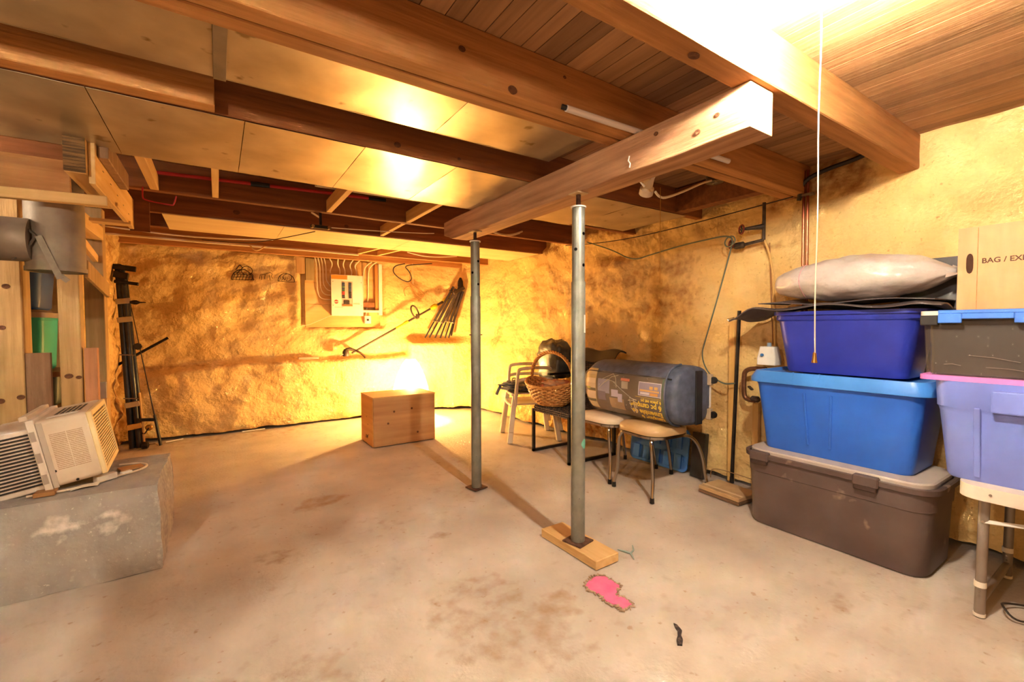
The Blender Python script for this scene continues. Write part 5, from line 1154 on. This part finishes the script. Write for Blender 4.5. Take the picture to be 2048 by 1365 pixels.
# dark liner sheets over the royal blue tote
M_liner = M('grey_liner', '4a4446', '5c5658', scale=8, rough=.55, bump=.2, bscale=20)
def liner(u, v):
    y = 1.64-1.03*u; x = 2.70+.37*v
    droop = -.075*smoothstep(.18, 0, u)+.012*math.sin(u*14+v*3)-.02*smoothstep(.9,1,u)
    return Vector((x+.10*(1-u)**4*.6, y, 1.262+droop+.01*math.sin(v*7)))
tag(MB().slab(liner, 30, 12, .006).build('rubber_liner', M_liner, smooth=True), 'dark grey liner sheet lying over the royal blue tote, drooping left', 'liner sheet')
tag(MB().slab(lambda u, v: Vector((2.735+.37*v, 1.44-.80*u, 1.286+.008*math.sin(u*9+1)+.035*math.exp(-((u-.1)/.06)**2)*v)), 30, 10, .005).build('rubber_liner', M_liner, smooth=True), 'second dark liner sheet under the white sack', 'liner sheet')
tag(MB().tube([(2.79,1.665,1.20),(2.79,1.62,1.212),(2.785,1.615,1.205),(2.79,1.655,1.192)], .003, 5, closed=True).build('wire_clip', M_chrome), 'bent wire clip on the drooping liner end', 'clip')
# white filled sack
def sack(u, v):
    y = 1.415-.80*u; a_ = 2*math.pi*v
    rz = (.122*math.sin(math.pi*min(.985, .05+u*.95))**.42) * (1-.35*smoothstep(.84,1.0,u)); rx = .165*math.sin(math.pi*min(.985,.06+u*.94))**.4*(1-.25*smoothstep(.86,1,u))
    k = 1+.10*FB(u*4, math.cos(a_), math.sin(a_), 1.8, 5)+.035*math.sin(a_*9+u*20)*smoothstep(.65,1,u)
    zc = 1.412+.010*math.sin(3*u)
    z = zc+rz*math.sin(a_)*k
    return Vector((2.965+rx*math.cos(a_)*k, y, max(z, 1.297)))
b_ = MB(); b_.loft([[sack(u/44, v/40) for v in range(40)] for u in range(45)])
M_sack = M('woven_poly_sack', 'b6aeaa', 'c8c0bc', scale=9, rough=.3, bump=.35, bscale=24, spec=.55, trans=.0)
sk = thing('stuffed_sack', 'stuffed shiny white plastic sack lying on the liner sheets', 'sack', (2.965,1.0,1.30))
b_.build('sack_body', M_sack, sk, world=True, smooth=True, angle=80)
MB().tube([sack(.205, v/30)+Vector((0,0,.001)) for v in range(30)], .003, 5, closed=True).build('pink_seam', M('pink_thread', 'c79aa2'), sk, world=True)
MB().slab(lambda u, v: Vector((2.90+.12*v, .645-.055*u, 1.41+.05*(v-.5)*(1-.7*u)+.02*math.sin(8*v)*(1-u))), 6, 8, .002).build('tied_end', M('sack_clear', 'b9aba0', 'cfc3ba', scale=20, rough=.2), sk, world=True, smooth=True)
tag(MB().obox((3.085,.66,1.34), (.02,.40,.33), rotm(0,R(8),0)).build('leaning_slab', M('dark_board', '3c3a3c', '4a484a', scale=6, rough=.5), bevel=.002), 'dark grey panel leaning on the wall behind the white sack', 'panel')

# ------------------------------------------------------------------ folding table and its load
t = thing('folding_table', 'white folding table with grey tube legs at the right edge', 'table', (2.75,.1,0))
tt = MB(); tt.loft([rrect(.58,.98,.06,z_,c=(2.755,-.005)) for z_ in (.488,.520)] ); tt.build('tabletop', M('table_white', 'd8d0c6', 'e2dbd2', scale=4, rough=.45), t, world=True, bevel=.003)
MB().loft([rrect(.605,1.005,.07,z_,c=(2.755,-.005)) for z_ in (.478,.482,.526,.531)]).build('apron', M('table_rim', 'e0d8cc', rough=.4), t, world=True, smooth=True)
M_tl = M('table_leg_grey', '8c8680', '9a948e', scale=10, rough=.4, metal=.5)
for x_ in (2.512,3.0):
    MB().tube([(x_,.43,.012),(x_,.425,.48)], .0165, 14).build('leg', M_tl, t, world=True, smooth=True)
    MB().tube([(x_,.43,.118),(x_,.43,.140)], .0185, 14).build('leg_band', M_white, t, world=True, smooth=True)
    MB().tube([(x_,.4302,0),(x_,.4302,.012)], .0185, 14).build('foot_cap', M_white, t, world=True, smooth=True)
    for z_ in (.085,.105): MB().lathe([(.0035,-.0185),(.0035,0)], (x_,.43,z_), n=8, axis='x').build('pin', M_chrome, t, world=True)
MB().tube([(2.512,.43,.06),(3.0,.43,.06)], .014, 12).build('cross_tube', M_tl, t, world=True, smooth=True)
MB().bar((2.50,.425,.385),(2.52,.30,.40), .004, .016, (0,1,0)).build('brace_arm', M_white, t, world=True)
MB().bar((2.52,.30,.40),(2.60,.20,.478), .004, .016, (0,1,0)).build('brace_arm', M_white, t, world=True)
for p in ((2.497,.425,.385),(2.517,.30,.40)): MB().lathe([(.006,-.004),(.006,.004)], p, n=8, axis='x').build('rivet', M_chrome, t, world=True)
MB().lathe([(.005,-.003),(.005,.0)], (2.452,.40,.507), n=8, axis='x').build('rivet', M_chrome, t, world=True)
cable('black_cable', [(2.60,.30,.008),(2.56,.345,.01),(2.57,.38,.05),(2.66,.39,.02),(2.74,.34,.008),(2.8,.2,.008)], .004, M_wiredark, 'thin black cable curled on the floor under the folding table')
# periwinkle tote
M_pw2 = M('tote_periwinkle', '6f83d8', '7a8ee2', scale=3, rough=.4)
t = thing('storage_tote', 'periwinkle blue tote standing on the folding table', 'tote', (2.715,.285,.531))
wx, wy, h = .46, .60, .405
rr = [rrect(wx*.80, wy*.86, .05, 0), rrect(wx*.83, wy*.885, .06, .012)] + [rrect(wx*(.83+.12*q), wy*(.885+.075*q), .065, .012+.26*q) for q in (.33,.66,1)] + [rrect(wx*.965, wy*.972, .065, .29), rrect(wx*.98, wy*.985, .065, .295), rrect(wx*1.0, wy*1.0, .065, h-.01), rrect(wx*1.0, wy*1.0, .065, h)]
MB().loft(rr).build('body', M_pw2, t, smooth=True, angle=38)
hd = MB().box(-wx/2-.022,-wx/2+.03,-.10,.125,h-.115,h-.03).build('handle', M_pw2, t, bevel=.006, segs=2)
MB().box(-wx/2-.008,-wx/2+.01,-.09,.115,h-.14,h-.115).build('handle_recess', M('tote_peri_dark', '5868b8', rough=.4), hd) if False else None
for y_ in (.165,.02,-.12): MB().bar((-wx/2*.985,y_,.30),(-wx/2*.86,y_,.02), .02, .008, (1,0,0)).build('front_rib', M_pw2, t, bevel=.003)
# clear tote with blue handle, black contents and pink edge
t = thing('clear_tote', 'streaked clear tote with dark contents and a blue locking handle', 'tote', (2.70,.31,.938))
gl = bpy.data.materials.new('scuffed_clear_plastic'); gl.use_nodes = True; pb = gl.node_tree.nodes['Principled BSDF']
pb.inputs['Base Color'].default_value = (.55,.50,.44,1); pb.inputs['Roughness'].default_value = .18; pb.inputs['Alpha'].default_value = .10
wx, wy, h = .42, .62, .275
MB().loft([rrect(wx*.97, wy*.97, .02, .012), rrect(wx, wy, .02, h-.02)]).build('shell', gl, t, smooth=True)
MB().loft([rrect(wx*.93, wy*.93, .02, .02), rrect(wx*.94, wy*.94, .03, h*.45), rrect(wx*.95, wy*.95, .02, h-.03)]).build('contents', M('dark_contents', '1c1a18', '3a342e', scale=4, rough=.5, lo=.45, hi=.8), t, smooth=True)
MB().loft([rrect(wx*1.03, wy*1.02, .02, z_) for z_ in (-.006,.014)]).build('pink_base', M('pink_plastic', 'd67ad0', 'de88d8', scale=4, rough=.4), t)
MB().loft([rrect(wx*1.04, wy*1.03, .025, z_) for z_ in (h-.018,h+.004)]).build('lid', M('lid_pale', 'c9c4ba', 'd6d1c8', scale=4, rough=.35), t, smooth=True)
M_hb = M('handle_blue', '3d74d6', '4880e0', scale=4, rough=.35)
hb = MB(); hb.box(-wx/2-.035,-wx/2-.004,-.02,.255,h-.008,h+.006).box(-wx/2-.035,-wx/2-.022,.185,.255,h-.046,h-.008).box(-wx/2-.035,-wx/2-.022,-.02,.045,h-.046,h-.008).box(-wx/2-.035,-wx/2-.022,.045,.185,h-.030,h-.008)
hb.build('locking_handle', M_hb, t, bevel=.002)
for y_ in (.285,-.06): MB().box(-wx/2-.022,-wx/2+.0,y_-.028,y_+.028,h-.055,h-.014).build('black_latch', M_black, t, bevel=.003)
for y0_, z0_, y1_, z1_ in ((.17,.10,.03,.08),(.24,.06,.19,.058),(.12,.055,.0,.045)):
    MB().tube([(-wx/2-.0008,y0_,z0_),(-wx/2-.0012,(y0_+y1_)/2,(z0_+z1_)/2+.004),(-wx/2-.0008,y1_,z1_)], .0011, 4).build('glint_streak', M('glint_pale', '7d746a', rough=.4), t)  # pale tubes painting reflection streaks on the tote front
# flattened cardboard with printed lettering
t = thing('cardboard_box', 'brown cardboard box with a hand hole standing behind the clear tote', 'cardboard box', (2.94,.22,1.22))
M_card2 = M('corrugated_card', 'c69468', 'cf9e72', scale=3, stretch=(1,6,1), rough=.75)
MB().box(2.885,2.889,-.20,.60,1.23,1.605).build('front_sheet', M_card2, t, world=True)
hole = MB(); ring_ = [(.560+.012*math.cos(a_)*(1 if abs(math.sin(a_)) < .9 else .6), 1.440+.046*math.copysign(abs(math.sin(a_))**.6, math.sin(a_))) for a_ in [2*math.pi*k/24 for k in range(24)]]
hole.loft([[Vector((x_, p[0], p[1])) for p in ring_] for x_ in (2.8842,2.8848)]).build('hand_hole', M('hole_dark', '3a1e0a', rough=.9), t, world=True)
MB().box(2.892,3.03,-.20,.60,1.225,1.6).build('carton', M('carton_inner', '6e4420', '80522a', scale=3, rough=.8), t, world=True)
cu = bpy.data.curves.new('lettering', 'FONT'); cu.body = 'BAG / EXP'; cu.size = .032; cu.offset = .0008
to = bpy.data.objects.new('lettering', cu); COL.objects.link(to); me = bpy.data.meshes.new_from_object(to.evaluated_get(bpy.context.evaluated_depsgraph_get())); bpy.data.objects.remove(to, do_unlink=True)
for v in me.vertices: v.co = Vector((2.884, .522-v.co.x*.95, 1.437+v.co.y))
o = bpy.data.objects.new('printed_text', me); COL.objects.link(o); me.materials.append(M('print_black', '4a2c1c', rough=.8)); o.parent = t; o.location = -Vector(t.location)
MB().tube([(2.884,.535,1.60),(2.884,.535,1.23)], .0012, 4).build('crease', M('crease', 'b08450'), t, world=True)
# ------------------------------------------------------------------ lamps and their light
def bulb_mesh(parent, r, name, spec, loc=(0,0,0), flip=False):
    """glass bulb; its light is a small spherical lamp at the bulb's surface"""
    P, W_, c = spec
    gl = emit(name+'_glow', c, W_/(math.pi*4*math.pi*r*r)); gl.cycles.emission_sampling = 'NONE'
    o = MB().lathe([(.001,-r),(r*.55,-r*.84),(r*.9,-r*.45),(r,0),(r*.9,r*.45),(r*.62,r*.85),(r*.40,r*1.25),(r*.36,r*1.5)], n=20).build(name, gl, parent, smooth=True)
    o.location = loc
    if flip: o.rotation_euler = (math.pi, 0, 0)
    ld = bpy.data.lights.new(name+'_light', 'POINT'); ld.energy = W_; ld.color = c; ld.shadow_soft_size = r*1.12; ld.use_soft_falloff = False
    lo = bpy.data.objects.new(name+'_light', ld); COL.objects.link(lo); lo.parent = parent; lo.location = loc
    return o
# pull-cord light between the near joist and the camera
P = BULB_NEAR[0]
t = thing('ceiling_light', 'bare glowing bulb in a white holder above the pull cord', 'ceiling light', (P[0], P[1], ZB))
MB().lathe([(.055,0),(.055,-.018),(.03,-.03),(.022,-.065)], n=20).build('lamp_holder', M_white, t, smooth=True)
bulb_mesh(t, .030, 'bulb', BULB_NEAR, (0,0,P[2]-ZB+.0), False)
cd = MB(); cx, cy = 1.455, .60
pc = thing('pull_cord', 'long thin white cord hanging from the ceiling in front of the blue totes', 'cord', (cx, cy, 1.05))
MB().tube([(cx,cy,2.165)]+[(cx+.002*math.sin(k*1.3), cy+.002*math.cos(k*1.1), 2.165-(2.165-1.07)*k/14) for k in range(1,15)], .0018, 6).build('cord', M('cord_string', 'efe6d4', rough=.8), pc, world=True)
MB().lathe([(.002,.012),(.0045,.008),(.006,-.012),(.0075,-.016),(.0075,-.02)], (cx,cy,1.07), n=10).build('bell_knob', M_brass, pc, world=True, smooth=True)
P = BULB_LEFT[0]
t = thing('ceiling_light', 'bare bulb in a white holder over the left side', 'ceiling light', (P[0], P[1], ZB))
MB().lathe([(.055,0),(.055,-.018),(.03,-.03),(.022,-.19)], n=20).build('lamp_holder', M_white, t, smooth=True)
bulb_mesh(t, .030, 'bulb', BULB_LEFT, (0,0,P[2]-ZB), False)
P = BULB_FILL[0]
t = thing('ceiling_light', 'added fill bulb brightening the stored totes at the left', 'ceiling light', (P[0], P[1], ZB))
MB().lathe([(.055,0),(.055,-.018),(.03,-.03),(.022,-.22)], n=20).build('lamp_holder', M_white, t, smooth=True)
bulb_mesh(t, .030, 'bulb', BULB_FILL, (0,0,P[2]-ZB), False)
# floor lamp glowing behind the plywood box
P = BULB_FLOOR[0]
t = thing('table_lamp', 'glowing lamp with a pale cone shade on the floor behind the plywood box', 'lamp', (P[0], P[1], 0))
MB().lathe([(.10,0),(.10,.012),(.03,.03),(.014,.06),(.012,.30),(.018,.34),(.018,.42)], n=20).build('base', M_brass, t, smooth=True)
bulb_mesh(t, .032, 'bulb', BULB_FLOOR, (0,0,P[2]), True)
sh = bpy.data.materials.new('lamp_shade_sheer'); sh.use_nodes = True; nt = sh.node_tree; nt.nodes.remove(nt.nodes['Principled BSDF'])
a = nt.nodes.new('ShaderNodeBsdfTransparent'); b = nt.nodes.new('ShaderNodeBsdfTranslucent'); c = nt.nodes.new('ShaderNodeMixShader')
a.inputs[0].default_value = (1,.93,.8,1); b.inputs[0].default_value = (.9,.82,.65,1); c.inputs[0].default_value = .35
nt.links.new(a.outputs[0], c.inputs[1]); nt.links.new(b.outputs[0], c.inputs[2]); nt.links.new(c.outputs[0], nt.nodes['Material Output'].inputs[0])
MB().lathe([(.225,.30),(.205,.42),(.165,.56),(.105,.70),(.055,.765)], n=32, caps=False).build('lamp_shade', sh, t, smooth=True)
MB().lathe([(.226,.296),(.228,.30),(.226,.306)], n=32, caps=False).build('shade_trim', M_paper, t)
# ------------------------------------------------------------------ knots in the timber
M_knot = M('timber_knot', '4a2a14', '6a4222', scale=60, rough=.8)
def by_label(s): return next(o for o in bpy.data.objects if o.get('label') == s)
def knot(o, c, r, axis='y', k=1.0, sgn=-1):
    ring = lambda rr, h: [Vector((math.cos(a)*rr*k, h, math.sin(a)*rr)) if axis == 'y' else Vector((math.cos(a)*rr*k, math.sin(a)*rr, h)) if axis == 'z' else Vector((h, math.cos(a)*rr*k, math.sin(a)*rr)) for a in [2*math.pi*q/14 for q in range(14)]]
    b_ = MB().loft([ring(r*(1+.0), -.003*sgn), ring(r, .0012*sgn), ring(r*.6, .0016*sgn), ring(r*.1, .0004*sgn)])
    q = b_.build('knot', M_knot, o); q.location = Vector(c)-Vector(o.location)
jB = by_label('thick brown ceiling joist with the white conduit on its face')
for c, r in (((.696,1.351,2.081),.010),((.897,1.351,2.004),.015),((1.138,1.351,2.12),.006),((1.90,1.351,2.061),.012),((.30,1.351,2.10),.012)): knot(jB, c, r, k=1.3)
jC = by_label('dark ceiling joist between the two rows of shiny sheet metal')
for c, r in (((.732,2.094,2.025),.013),((1.058,2.094,2.024),.007)): knot(jC, c, r, k=1.3)
knot(by_label('pale brightly lit ceiling joist nearest the hanging pull cord'), (1.233,.855,1.985), .014, 'z', 1.6)
jF = by_label('ceiling joist at the near edge of the pale board panel')
for c, r in (((.14,4.083,2.05),.018),((.96,4.083,2.04),.014)): knot(jF, c, r, k=1.3)
for c, r in (((1.513,.952,1.917),.008),((1.513,1.031,1.884),.010),((1.513,1.221,1.946),.008)): knot(beam, c, r, 'x', 1.2)
s2 = by_label('knotty square wood post right of the teal tote')
for c, r in (((-.692,3.399,.892),.014),((-.652,3.399,.883),.010)): knot(s2, c, r, k=1.3)
s0 = by_label('wide knotty wood post at the left edge of the picture')
for c, r in (((-.909,3.369,1.375),.013),((-.871,3.369,.795),.013),((-.929,3.369,1.161),.012),((-.945,3.369,.781),.014)): knot(s0, c, r, k=1.2)
